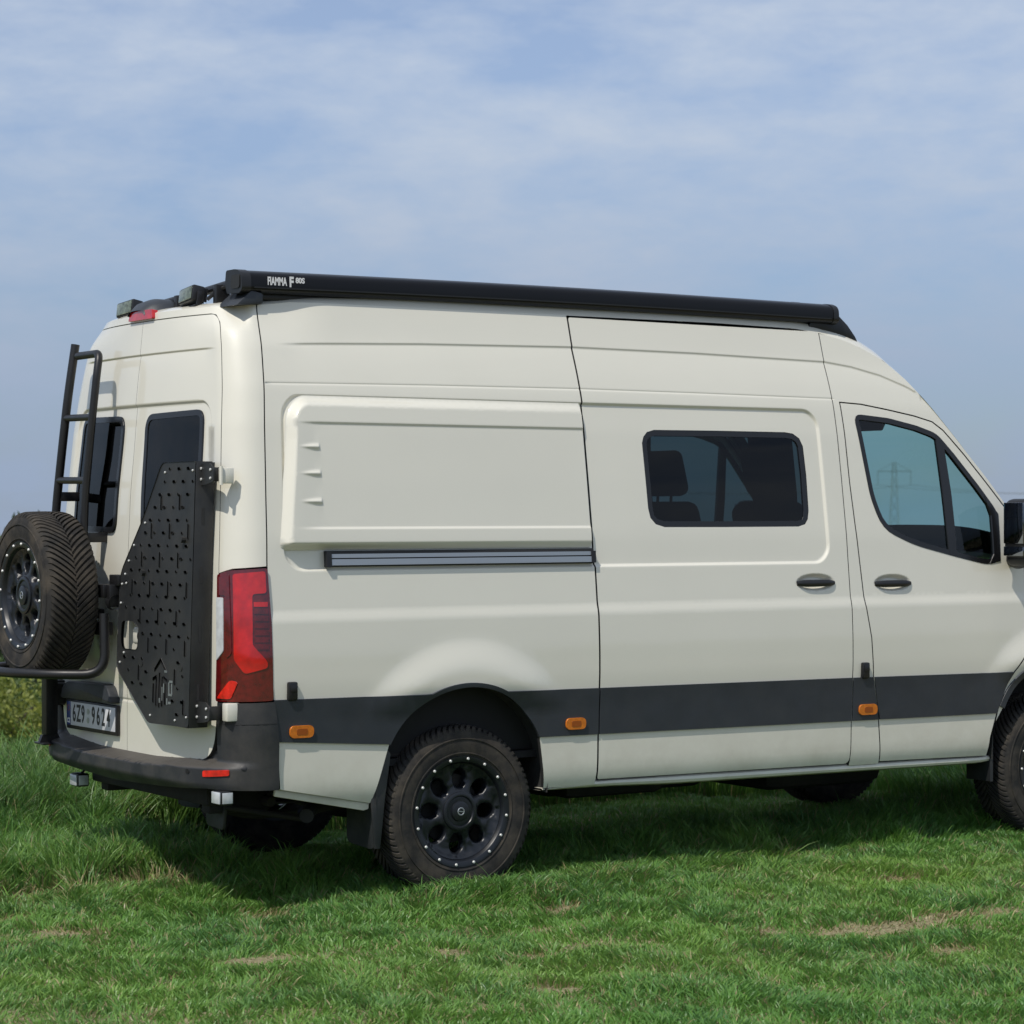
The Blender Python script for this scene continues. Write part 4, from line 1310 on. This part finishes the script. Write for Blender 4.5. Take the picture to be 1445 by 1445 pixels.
for k in range(12):
    t = k * math.pi / 6
    m.lathe([(.0022, -.0076), (.0002, -.0076)], 6, axis='X', center=(0, .239 + .013 * math.cos(t), .028 + .013 * math.sin(t)))
tag(m.build('country_stars', M['amber'], npl), kind='stuff')
m = MB()
hp = round_poly([(.075, .845), (.665, .838), (.635, .900), (.58, .922), (.16, .930), (.12, .915)], .02, 3)
m.prism(hp, -1.222, -1.165, 'YZ', .008); m.build('plate_lamp_housing', M['trim'], rear_doors[1])

# ------------------------------------------------------------------ gear on the roof
aw = bpy.data.objects.new('roof_awning', None); COL.objects.link(aw); aw.parent = van; aw.location = (.05, .098, .010)
prof = round_poly([(-.872, 2.672), (-.868, 2.735), (-.82, 2.757), (-.725, 2.757), (-.715, 2.70), (-.735, 2.660), (-.845, 2.655)], [.012, .03, .04, .012, .01, .01, .012], 4)
def swept(poly, x0, x1, n=2):
    m = MB(); rows = []
    for x in np.linspace(x0, x1, n):
        rows.append([(x, y, z + .010 * math.sin((x + 1.0) / 3.4 * math.pi)) for y, z in poly])
    vs = m.grid(rows, closed_v=True)
    m.bm.faces.new(vs[0]); m.bm.faces.new(vs[-1][::-1])
    return m
swept(prof, -.995, 2.285, 24).build('awning_case', M['awning'], aw)
c_ = np.array(prof).mean(0)
def sc(p, s): return [(c_[0] + (y - c_[0]) * s, c_[1] + (z - c_[1]) * s) for y, z in p]
m = swept(sc(prof, 1.05), -1.04, -.995)
m.build('awning_end_cap', M['black'], aw)
m = MB(); m.prism(round_poly([(-.855, 2.675), (-.855, 2.735), (-.775, 2.735), (-.775, 2.675)], .015, 3), -1.044, -1.038, 'YZ'); m.build('end_cap_recess', M['gap_black'], aw)
swept(sc(prof, 1.04), 2.285, 2.318).build('awning_end_cap', M['black'], aw)
m = swept([(-.8735, 2.676), (-.8735, 2.682), (-.860, 2.682), (-.860, 2.676)], -.98, 2.27, 24); m.build('awning_lead_bar', M['black'], aw)
me = text_mesh('FIAMMA', .048, .0006, .0016, .54); me.transform(TXT_SIDE); link('awning_lettering', me, M['white'], aw, (-.868, -.8715, 2.708))
me = text_mesh('F', .060, .0006, .0026, .75); me.transform(TXT_SIDE); link('awning_lettering', me, M['white'], aw, (-.798, -.8715, 2.708))
me = text_mesh('80S', .032, .0006, .0012, .95); me.transform(TXT_SIDE); link('awning_lettering', me, M['white'], aw, (-.755, -.8715, 2.717))
for x0, x1 in ((-.965, -.40), (.52, 1.32), (1.42, 2.24)):
    m = MB(); m.box((x0, -.815, 2.632), (x1, -.70, 2.664), .004); m.build('mounting_rail', M['black'], aw)
m = MB(); m.prism([(-1.06, 2.600), (-.93, 2.61), (-.93, 2.655), (-.985, 2.668)], -.86, -.66, 'XZ', .006); m.build('mounting_foot', M['trim'], aw)
for x0 in (-.30, .45, 1.38, 2.10):
    m = MB(); m.box((x0 - .02, -.79, 2.618), (x0 + .02, -.68, 2.668), .003); m.build('mounting_foot', M['steel'], aw)

rk = bpy.data.objects.new('roof_rack', None); COL.objects.link(rk); rk.parent = van
m = MB(); m.tube(fillet_path([(-.93, -.66, 2.728), (-.945, -.2, 2.694), (-.96, .20, 2.668), (-.96, .26, 2.64)], .1), .019, 10); m.build('rear_bar', M['black'], rk)
for x0 in (-.2, .6, 1.4, 2.15):
    m = MB(); m.box((x0 - .03, -.70, 2.745), (x0 + .03, .70, 2.772), .006); m.build('cross_bar', M['black'], rk)
m = MB(); m.box((-.70, .62, 2.69), (2.25, .66, 2.735), .008); m.build('side_rail', M['black'], rk)
ck = [(2.20, 2.640), (2.23, 2.700), (2.315, 2.752), (2.345, 2.742), (2.40, 2.712), (2.46, 2.665), (2.51, 2.61), (2.545, 2.552), (2.48, 2.590), (2.40, 2.612), (2.30, 2.628)]
for y0 in (-.735, .69):
    m = MB(); m.prism(ck, y0, y0 + .04, 'XZ', .004); m.build('fairing_cheek', M['black'], rk)
m = MB()
rows = []
for y in np.linspace(-.70, .70, 16):
    b_ = .06 * (1 - (y / .70) ** 2)
    rows.append([(x + b_, y, z + b_ * .5) for x, z in ((2.335, 2.745), (2.40, 2.712), (2.46, 2.665), (2.51, 2.61), (2.54, 2.566))] + [(x + b_, y, z + b_ * .5) for x, z in ((2.525, 2.562), (2.45, 2.655), (2.335, 2.735))])
m.grid(rows, closed_v=True); m.build('wind_fairing', M['black'], rk)
for y0, z0, yaw in ((-.345, 2.676, 0), (.315, 2.660, 8)):
    w = bpy.data.objects.new('work_light', None); COL.objects.link(w); w.parent = van
    w.location = (-1.02, y0, z0); w.rotation_euler = (R(-7), R(10), R(yaw)); w.scale = (.85, .85, .82)
    m = MB(); m.box((-.035, -.082, -.042), (.035, .082, .046), .010)
    for k in range(5): m.box((.030, -.07 + k * .032, -.035), (.055, -.064 + k * .032, .04))
    m.build('lamp_body', M['black'], w)
    m = MB(); m.box((-.040, -.070, -.032), (-.034, .070, .036), .002); m.build('lamp_lens', M['lamp_lens'], w)
    m = MB(); m.tube([(0, -.088, 0), (0, .088, 0)], .008, 8); m.box((-.012, -.094, -.07), (.02, -.084, .01), .002); m.box((-.012, .084, -.07), (.02, .094, .01), .002); m.box((-.02, -.09, -.075), (.03, .09, -.065), .002)
    m.build('lamp_bracket', M['black'], w)
m = MB(); rows = []
for x, s_ in ((-1.115, .25), (-1.08, .75), (-1.03, 1.0), (-.95, 1.0), (-.86, .7), (-.80, .1)):
    rows.append([(x, y * (.5 + .5 * s_), 2.615 + .075 * s_ * (1 - abs(y / .14) ** 3) ** .6 if abs(y) < .139 else 2.612) for y in np.linspace(-.14, .14, 13)])
m.grid(rows); m.build('camera_pod', M['trim'], van, loc=(0, .045, 0), ang=60)
for pts in ([(-1.0, -.46, 2.655), (-.96, -.50, 2.70), (-.93, -.56, 2.716)], [(-1.0, -.24, 2.65), (-.97, -.16, 2.70), (-.945, -.08, 2.69)], [(-1.0, .22, 2.635), (-.98, .14, 2.665), (-.95, .05, 2.685)]):
    m = MB(); m.tube(fillet_path(pts, .03), .009, 8); m.build('lamp_cable', M['black'], rk)
for y0 in (-.50, -.22, -.10):
    m = MB(); m.box((-.985, y0 - .018, 2.60), (-.915, y0 + .018, 2.70 + .02 * (y0 < -.3)), .006, 2); m.build('bar_clamp', M['black'], rk)
def brk_map(a, z, l=0.0): return side_map(a, z, l, rel=False)
bk = round_poly([(-.20, 2.590), (.18, 2.590), (.17, 2.632), (-.19, 2.632)], .010, 3)
link('brake_light', shell('brake_light', bk, brk_map, step=.03, flange=.03, lift=.016), M['red'], van)

# ------------------------------------------------------------------ ground
def soil_material():
    m = bpy.data.materials.new('meadow_soil'); n, l = nodes_of(m)
    b = n['Principled BSDF']; b.inputs['Roughness'].default_value = .95; b.inputs['Specular IOR Level'].default_value = .1
    geo = n.new('ShaderNodeNewGeometry')
    def noise(sc_, det=8, ro=.6):
        t = n.new('ShaderNodeTexNoise'); t.inputs['Scale'].default_value = sc_; t.inputs['Detail'].default_value = det; t.inputs['Roughness'].default_value = ro
        l.new(geo.outputs['Position'], t.inputs['Vector']); return t.outputs['Fac']
    def ramp(f, p0, p1):
        r = n.new('ShaderNodeMapRange'); r.inputs['From Min'].default_value = p0; r.inputs['From Max'].default_value = p1
        l.new(f, r.inputs['Value']); return r.outputs['Result']
    def mix(f, a, c):
        x = n.new('ShaderNodeMix'); x.data_type = 'RGBA'; l.new(f, x.inputs[0])
        for s_, v in ((6, a), (7, c)):
            if isinstance(v, tuple): x.inputs[s_].default_value = (*v, 1)
            else: l.new(v, x.inputs[s_])
        return x.outputs[2]
    soil = mix(ramp(noise(9), .35, .7), (.14, .11, .065), (.32, .26, .16))
    soil = mix(ramp(noise(70), .4, .7), soil, (.50, .43, .28))
    green = mix(ramp(noise(.35), .35, .65), (.045, .095, .020), (.085, .135, .030))
    green = mix(ramp(noise(6), .4, .7), green, (.06, .075, .022))
    at = n.new('ShaderNodeAttribute'); at.attribute_name = 'green'
    l.new(mix(at.outputs['Fac'], soil, green), b.inputs['Base Color'])
    bp_ = n.new('ShaderNodeBump'); bp_.inputs['Strength'].default_value = .6; bp_.inputs['Distance'].default_value = .02
    l.new(noise(40), bp_.inputs['Height']); l.new(bp_.outputs['Normal'], b.inputs['Normal'])
    return m
rad = np.concatenate([np.linspace(0, 30, 76), np.geomspace(31, 4500, 60)])
ang = np.linspace(0, 2 * math.pi, 181)[:-1]
vx = (1.0 + rad[:, None] * np.cos(ang)[None, :]).ravel(); vy = (0.5 + rad[:, None] * np.sin(ang)[None, :]).ravel()
vz = ground_z(vx, vy)
nr, na = len(rad), len(ang)
fc = [(i * na + j, (i + 1) * na + j, (i + 1) * na + (j + 1) % na, i * na + (j + 1) % na) for i in range(nr - 1) for j in range(na)]
me = bpy.data.meshes.new('ground'); me.from_pydata(np.stack([vx, vy, vz], -1).tolist(), [], fc)
me.polygons.foreach_set('use_smooth', [True] * len(me.polygons))
att = me.attributes.new('green', 'FLOAT', 'POINT')
gd = depth_of(vx, vy)
att.data.foreach_set('value', np.clip(.25 + sstep(17, 26, np.hypot(vx - CAMX, vy - CAMY)), 0, 1).astype(np.float32))
ground = link('ground', me, soil_material()); tag(ground, 'grassy meadow ground under the van', 'ground', kind='structure')

# ------------------------------------------------------------------ grass blades
DRY = [(-1.64, .01, .22, .12), (-1.15, -.11, .30, .10), (-.93, -.91, .14, .10), (-1.15, -1.4, .12, .10), (-.43, -1.05, .10, .08), (.62, -2.38, .14, .07),
       (.89, -2.52, .18, .09), (1.15, -2.62, .25, .10), (1.57, -2.68, .26, .09), (1.42, -2.60, .18, .08), (-.5, -2.4, .16, .07), (-.25, -2.36, .16, .07), (-.8, -2.2, .07, .06), (-.2, -1.9, .08, .06), (-1.5, -1.9, .15, .1),
       (.2, -1.5, .10, .07), (1.9, -1.7, .14, .08), (2.3, -2.2, .16, .08), (-1.9, -1.0, .14, .10), (-2.1, -.5, .2, .1), (.9, -3.2, .12, .08), (-.9, -3.0, .1, .08)]
def value_noise(x, y, f, seed):
    r = np.random.default_rng(seed); T = r.random((64, 64))
    u = x * f + 1000; v = y * f + 1000
    i = np.floor(u).astype(int); j = np.floor(v).astype(int); a = u - i; b = v - j
    a = a * a * (3 - 2 * a); b = b * b * (3 - 2 * b)
    g = lambda p, q: T[p % 64, q % 64]
    return (g(i, j) * (1 - a) + g(i + 1, j) * a) * (1 - b) + (g(i, j + 1) * (1 - a) + g(i + 1, j + 1) * a) * b
def scatter(n, d0, d1, extra_lat):
    D = np.sqrt(RNG.random(n) * (d1 * d1 - d0 * d0) + d0 * d0) if d1 < 14 else d0 + (d1 - d0) * RNG.random(n) ** 1.0
    lat = (RNG.random(n) * 2 - 1) * (D * .2065 + extra_lat)
    rx_, ry_ = VD[1], -VD[0]
    return CAMX + D * VD[0] + lat * rx_, CAMY + D * VD[1] + lat * ry_, D
def blades():
    px, py, D = [], [], []
    for n, a, b, e in ((350000, 7.6, 13.2, .9), (200000, 13.0, 19.5, 1.2), (60000, 19.0, 30.0, 2.0)):
        x, y, dd = scatter(n, a, b, e)
        px.append(x); py.append(y); D.append(dd)
    x, y, D = map(np.concatenate, (px, py, D))
    nz1 = value_noise(x, y, 1.1, 1); nz2 = value_noise(x, y, 3.7, 2); nz3 = value_noise(x, y, 9.0, 3)
    # tufting: pull blades together
    cl = value_noise(x, y, 14.0, 5)
    yb = np.interp(x, [-4, -1.71, -1.07, -.07, .91, 2.16, 3.3, 6], [.7, .16, -.28, -.50, -.62, -.70, -.78, -1.0]) + (nz2 - .5) * .30
    tall = sstep(-.18, .12, y - yb)
    mid = sstep(-1.3, -.1, y - yb)
    dry = np.zeros_like(x)
    for dx, dy, ra, rb in DRY:
        # patches stretched along the mowing direction, which runs parallel to the van
        q = np.hypot((x - dx) / (ra * 1.15), (y - dy) / (rb * 1.3)) + (nz3 - .5) * .9
        dry = np.maximum(dry, 1 - sstep(.45, 1.15, q))
    keep = RNG.random(len(x)) < (1 - .48 * dry) * (.68 + .32 * sstep(.22, .55, cl))
    for wx in (0, 3.672):
        for wy in (-.862, .862):
            keep &= ~((np.abs(x - wx) < .16) & (np.abs(y - wy) < .13))
    x, y, D, nz1, nz2, nz3, tall, mid, dry, cl = (q[keep] for q in (x, y, D, nz1, nz2, nz3, tall, mid, dry, cl))
    n = len(x)
    z = ground_z(x, y)
    ht = .036 + .030 * RNG.random(n) + .022 * nz2 + .050 * mid * (.5 + nz1) + .060 * np.exp(-((x - .05) / .60) ** 2 - ((y + 1.17) / .22) ** 2) + tall * (.070 + .075 * RNG.random(n) + .065 * nz1 * nz2 * 1.6)
    ht *= (.70 + .36 * cl) * (1 - .5 * dry)
    ht = np.where(RNG.random(n) < .02, ht * 1.35, ht)
    crop = sstep(1.25, 1.7, y - .12 * np.sin(x * 2.1)) * (1 - sstep(17, 24, D))
    ht = ht * (1 + .55 * crop) + .05 * crop
    under = (y > -.15) & (y < 1.45) & (x > -.6) & (x < 4.2)
    ht = np.where(under, np.minimum(ht, .045 + .04 * cl), ht)
    wd = (.0018 + .0022 * RNG.random(n)) * (1 + .9 * sstep(13, 22, D))
    az = RNG.random(n) * 2 * math.pi
    ln = ht * (.25 + .75 * RNG.random(n) ** 1.3) * (1.0 - .30 * tall)
    # clumps lean the same way
    la = value_noise(x, y, 6.0, 8) * 4 * math.pi + RNG.normal(0, .9, n)
    lx, ly = np.cos(la) * ln, np.sin(la) * ln
    wx_, wy_ = np.cos(az) * wd, np.sin(az) * wd
    V = np.empty((n, 7, 3), np.float32)
    for k, (s, wdt) in enumerate(((0, 1.0), (.45, .92), (.8, .62))):
        cx_ = x + lx * s * s; cy_ = y + ly * s * s; cz_ = z - .01 + ht * (s - .18 * s * s)
        V[:, 2 * k] = np.stack([cx_ - wx_ * wdt, cy_ - wy_ * wdt, cz_], -1)
        V[:, 2 * k + 1] = np.stack([cx_ + wx_ * wdt, cy_ + wy_ * wdt, cz_], -1)
    V[:, 6] = np.stack([x + lx, y + ly, z - .01 + ht * (1 - .18 - .12 * RNG.random(n))], -1)
    # colour per blade
    g1 = np.array([.128, .295, .046]); g2 = np.array([.240, .395, .075]); g3 = np.array([.095, .230, .075]); g4 = np.array([.42, .36, .18])
    r1 = RNG.random(n)[:, None]; r2 = RNG.random(n)[:, None]
    colr = g1 + (g2 - g1) * np.clip(r1 * .9 + (nz1[:, None] - .5) * .9, 0, 1)
    colr = colr + (g3 - colr) * np.clip(r2 * .8 * (nz2[:, None] * 1.4), 0, 1)
    dr = (RNG.random(n) < .045 + .68 * dry + .16 * (nz3 > .74) * (1 - tall))[:, None]
    colr = np.where(dr, g4 * (.55 + .6 * r1), colr)
    colr = colr * (1 - .28 * crop[:, None])
    colr = colr * (.85 + .3 * RNG.random(n)[:, None])
    nv = n * 7
    me = bpy.data.meshes.new('grass')
    me.vertices.add(nv); me.vertices.foreach_set('co', V.reshape(-1))
    base = (np.arange(n) * 7)[:, None]
    q1 = base + np.array([0, 1, 3, 2]); q2 = base + np.array([2, 3, 5, 4]); t1 = base + np.array([4, 5, 6])
    loops = np.concatenate([q1, q2, t1], 1).reshape(-1).astype(np.int32)
    me.loops.add(len(loops)); me.loops.foreach_set('vertex_index', loops)
    starts = (np.arange(n)[:, None] * 11 + np.array([0, 4, 8])).reshape(-1).astype(np.int32)
    me.polygons.add(n * 3); me.polygons.foreach_set('loop_start', starts)
    me.polygons.foreach_set('use_smooth', np.ones(n * 3, bool))
    ca = me.attributes.new('blade', 'FLOAT_COLOR', 'POINT')
    cc = np.ones((n, 7, 4), np.float32); cc[:, :, :3] = colr[:, None, :]
    ca.data.foreach_set('color', cc.reshape(-1))
    me.update(calc_edges=True)
    return me, n
def leaf_material(name, attr=None, col=(.06, .12, .03), trans=.35, rough=.55):
    m = bpy.data.materials.new(name); n, l = nodes_of(m); n.clear()
    out = n.new('ShaderNodeOutputMaterial'); pr = n.new('ShaderNodeBsdfPrincipled'); tr = n.new('ShaderNodeBsdfTranslucent'); mx = n.new('ShaderNodeMixShader')
    mx.inputs[0].default_value = trans
    pr.inputs['Roughness'].default_value = rough; pr.inputs['Specular IOR Level'].default_value = .5
    if attr:
        a = n.new('ShaderNodeAttribute'); a.attribute_name = attr; c = a.outputs['Color']
        l.new(c, pr.inputs['Base Color']); l.new(c, tr.inputs['Color'])
    else:
        pr.inputs['Base Color'].default_value = (*col, 1); tr.inputs['Color'].default_value = (*col, 1)
    l.new(pr.outputs[0], mx.inputs[1]); l.new(tr.outputs[0], mx.inputs[2]); l.new(mx.outputs[0], out.inputs['Surface'])
    return m
gme, nblades = blades()
print('blades', nblades)
grass = link('grass', gme, leaf_material('grass_blades', 'blade', rough=.42))
tag(grass, 'green meadow grass, taller around the van and shorter in front', 'grass', kind='stuff')

# ------------------------------------------------------------------ shrubs and trees below the field
def crown_mesh(name, n, seed, leaf, pal, lobes):
    r = np.random.default_rng(seed)
    C_ = []; 
    for k in range(lobes):
        t = r.random() * 2 * math.pi; q = r.random() ** .5 * .62
        C_.append((math.cos(t) * q, math.sin(t) * q, .25 + .60 * r.random() * (1 - q * .6), .22 + .22 * r.random(), r.random()))
    C_ = np.array(C_)
    idx = r.integers(0, lobes, n)
    dirs = r.normal(size=(n, 3)); dirs /= np.linalg.norm(dirs, axis=1)[:, None]
    rad_ = C_[idx, 3] * (.55 + .5 * r.random(n) ** .5)
    p = C_[idx, :3] + dirs * rad_[:, None] * [1, 1, .85]
    p[:, 2] = np.maximum(p[:, 2], .02)
    u = r.normal(size=(n, 3)); u /= np.linalg.norm(u, axis=1)[:, None]
    w = np.cross(u, r.normal(size=(n, 3))); w /= np.linalg.norm(w, axis=1)[:, None] + 1e-9
    s = leaf * (.6 + .8 * r.random(n))[:, None]
    V = np.stack([p - u * s, p + w * s * .5, p + u * s, p - w * s * .5], 1).reshape(-1, 3)
    me = bpy.data.meshes.new(name)
    me.from_pydata(V.tolist(), [], (np.arange(n * 4).reshape(-1, 4)).tolist())
    pal = np.array(pal); tt = np.clip(C_[idx, 4] * .7 + r.random(n) * .5 - .1, 0, 1)[:, None]
    col_ = pal[0] + (pal[1] - pal[0]) * tt
    ca = me.attributes.new('blade', 'FLOAT_COLOR', 'POINT')
    cc = np.ones((n, 4, 4), np.float32); cc[:, :, :3] = col_[:, None, :]
    ca.data.foreach_set('color', cc.reshape(-1))
    return me
M['leaf'] = leaf_material('shrub_leaves', 'blade', trans=.25)
M['bark'] = mat('bark', (.07, .052, .036), .9, var=.3, vscale=12, bump=.4, bscale=40)
def trunk_mesh(name, seed, h=.55):
    r = random.Random(seed); m = MB()
    m.tube([(0, 0, -.12), (.01, .0, .12), (.0, .02, .30), (.02, .0, h)], .05, 8, rs=[.055, .045, .038, .015])
    for k in range(6):
        t = r.random() * 6.28; z0 = .10 + .06 * k
        m.tube([(0, 0, z0), (.16 * math.cos(t), .16 * math.sin(t), z0 + .16), (.38 * math.cos(t), .38 * math.sin(t), z0 + .30)], .02, 6, rs=[.025, .018, .006])
    return m.mesh(name)
CR = {
 'yellow': [crown_mesh('crown', 5200, 20 + k, .028, [(.10, .14, .025), (.27, .29, .05)], 26) for k in range(2)],
 'green': [crown_mesh('crown', 6500, 30 + k, .026, [(.045, .085, .020), (.13, .18, .040)], 30) for k in range(2)],
 'dark': [crown_mesh('crown', 7500, 40 + k, .022, [(.035, .055, .024), (.085, .11, .045)], 34) for k in range(2)]}
TK = [trunk_mesh('trunk', 3), trunk_mesh('trunk', 4)]
def place(kind, k, pxl, depth, top_px, wid, name, label, cat, group):
    """stand a shrub at a bearing and distance from the camera spot, tall enough to reach a given height of sight"""
    lat = (pxl - 722.5) / 3500 * depth
    x = CAMX + depth * VD[0] + lat * VD[1]; y = CAMY + depth * VD[1] - lat * VD[0]
    z = float(ground_z(x, y)); top = 1.7225 - (top_px - 721) / 3500 * depth
    h = max(.5, top - z)
    e = bpy.data.objects.new(name, None); COL.objects.link(e)
    e.location = (x, y, z - .05); e.scale = (wid, wid, h); e.rotation_euler = (0, 0, k * 1.7)
    tag(e, label, cat, group)
    link('crown', CR[kind][k % 2], M['leaf'], e); link('trunk', TK[k % 2], M['bark'], e)
    return e
SH = [('yellow', 0, 8, 31, 942, 1.35, 'yellow-green shrub at the left edge below the spare wheel'), ('yellow', 1, 62, 33, 958, 1.25, 'yellow-green shrub behind the carrier post'),
      ('green', 0, -70, 34, 930, 1.5, 'green shrub just outside the left edge of the field'), ('green', 1, 36, 38, 905, 1.7, 'mid-green shrub rising behind the yellow-green pair'),
      ('yellow', 2, 130, 35, 965, 1.3, 'yellow-green shrub behind the van tail, right of the carrier post')]
for kd, k, pxl, dep, tp_, wd, lb in SH:
    place(kd, k, pxl, dep, tp_, wd, 'shrub', lb, 'shrub', None)
TR = [(-160, 52, 735, 3.2), (-70, 55, 740, 3.4), (-8, 50, 716, 3.6), (48, 57, 740, 3.2), (110, 54, 755, 3.2)]
LB = ['dark green tree beyond the left edge of the picture', 'dark green tree left of the spare tyre, mostly out of view', 'dull dark-green tree beside the top of the spare tyre',
      'dark green tree behind the spare wheel rim', 'dark green tree behind the ladder foot']
for i, (pxl, dep, tp_, wd) in enumerate(TR):
    place('dark' if i % 2 == 0 else 'green', i, pxl, dep, tp_, wd, 'tree', LB[i], 'tree', None)

# ------------------------------------------------------------------ power line far beyond the field
M['galv'] = mat('galvanised_steel', (.30, .31, .32), .6, metal=.3)
def pylon(pxl, depth, label):
    lat = (pxl - 722.5) / 3500 * depth
    x = CAMX + depth * VD[0] + lat * VD[1]; y = CAMY + depth * VD[1] - lat * VD[0]
    z = float(ground_z(x, y)); top = 1.7225 + (721 - 652) / 3500 * depth
    e = bpy.data.objects.new('power_pylon', None); COL.objects.link(e); e.location = (x, y, z); e.rotation_euler = (0, 0, R(56.9 - 90))
    H = top - z
    m = MB(); w0, w1 = 1.1, .25
    for sx_, sy_ in ((-1, -1), (1, -1), (1, 1), (-1, 1)):
        m.tube([(sx_ * w0, sy_ * w0, -.3), (sx_ * w1, sy_ * w1, H)], .032, 4)
    for k in range(9):
        z0 = H * k / 9; z1 = H * (k + 1) / 9; a = w0 + (w1 - w0) * k / 9; b = w0 + (w1 - w0) * (k + 1) / 9
        for s_ in (-1, 1):
            m.tube([(-a, s_ * a, z0), (b, s_ * b, z1)], .022, 4); m.tube([(a, s_ * a, z0), (-b, s_ * b, z1)], .022, 4)
            m.tube([(s_ * a, -a, z0), (s_ * b, b, z1)], .022, 4)
    m.build('mast', M['galv'], e)
    za = H - (665 - 652) / 3500 * depth
    m = MB(); m.tube([(-2.7, 0, za), (2.7, 0, za)], .06, 4); m.tube([(-2.7, 0, za), (0, 0, H)], .03, 4); m.tube([(2.7, 0, za), (0, 0, H)], .03, 4); m.build('cross_arm', M['galv'], e)
    for s_ in (-1, 1):
        m = MB(); m.tube([(s_ * 2.65, 0, za), (s_ * 2.65, 0, za - 2.2)], .05, 6); m.build('insulator', M['galv'], e)
    tag(e, label, 'pylon')
    return e, za - 2.2, za
p1, zi, za_ = pylon(1262, 400, 'lattice power pylon seen through the front door window')
p2, zi2, za2 = pylon(1700, 430, 'lattice power pylon far beyond the right edge')
p3, zi3, za3 = pylon(820, 430, 'lattice power pylon standing far behind the van roof')
def wirep(p, lx, lz):
    return Matrix.Translation(p.location) @ Matrix.Rotation(p.rotation_euler.z, 4, 'Z') @ Vector((lx, 0, lz))
for (pa, za0), (pb, zb0), lb in (((p1, zi), (p2, zi2), 'right of'), ((p3, zi3), (p1, zi), 'left of')):
    for s_ in (-1, 1):
        a = wirep(pa, s_ * 2.65, za0); b = wirep(pb, s_ * 2.65, zb0)
        pts = [a.lerp(b, t) - Vector((0, 0, 1.6 * 4 * t * (1 - t))) for t in np.linspace(0, 1, 17)]
        m = MB(); m.tube(pts, .03, 4); o = m.build('power_cable', M['galv'])
        tag(o, f'thin power cable strung to the {lb.replace(" of", "")} of the pylon seen in the front window', 'cable', f'power cables {lb} the pylon')
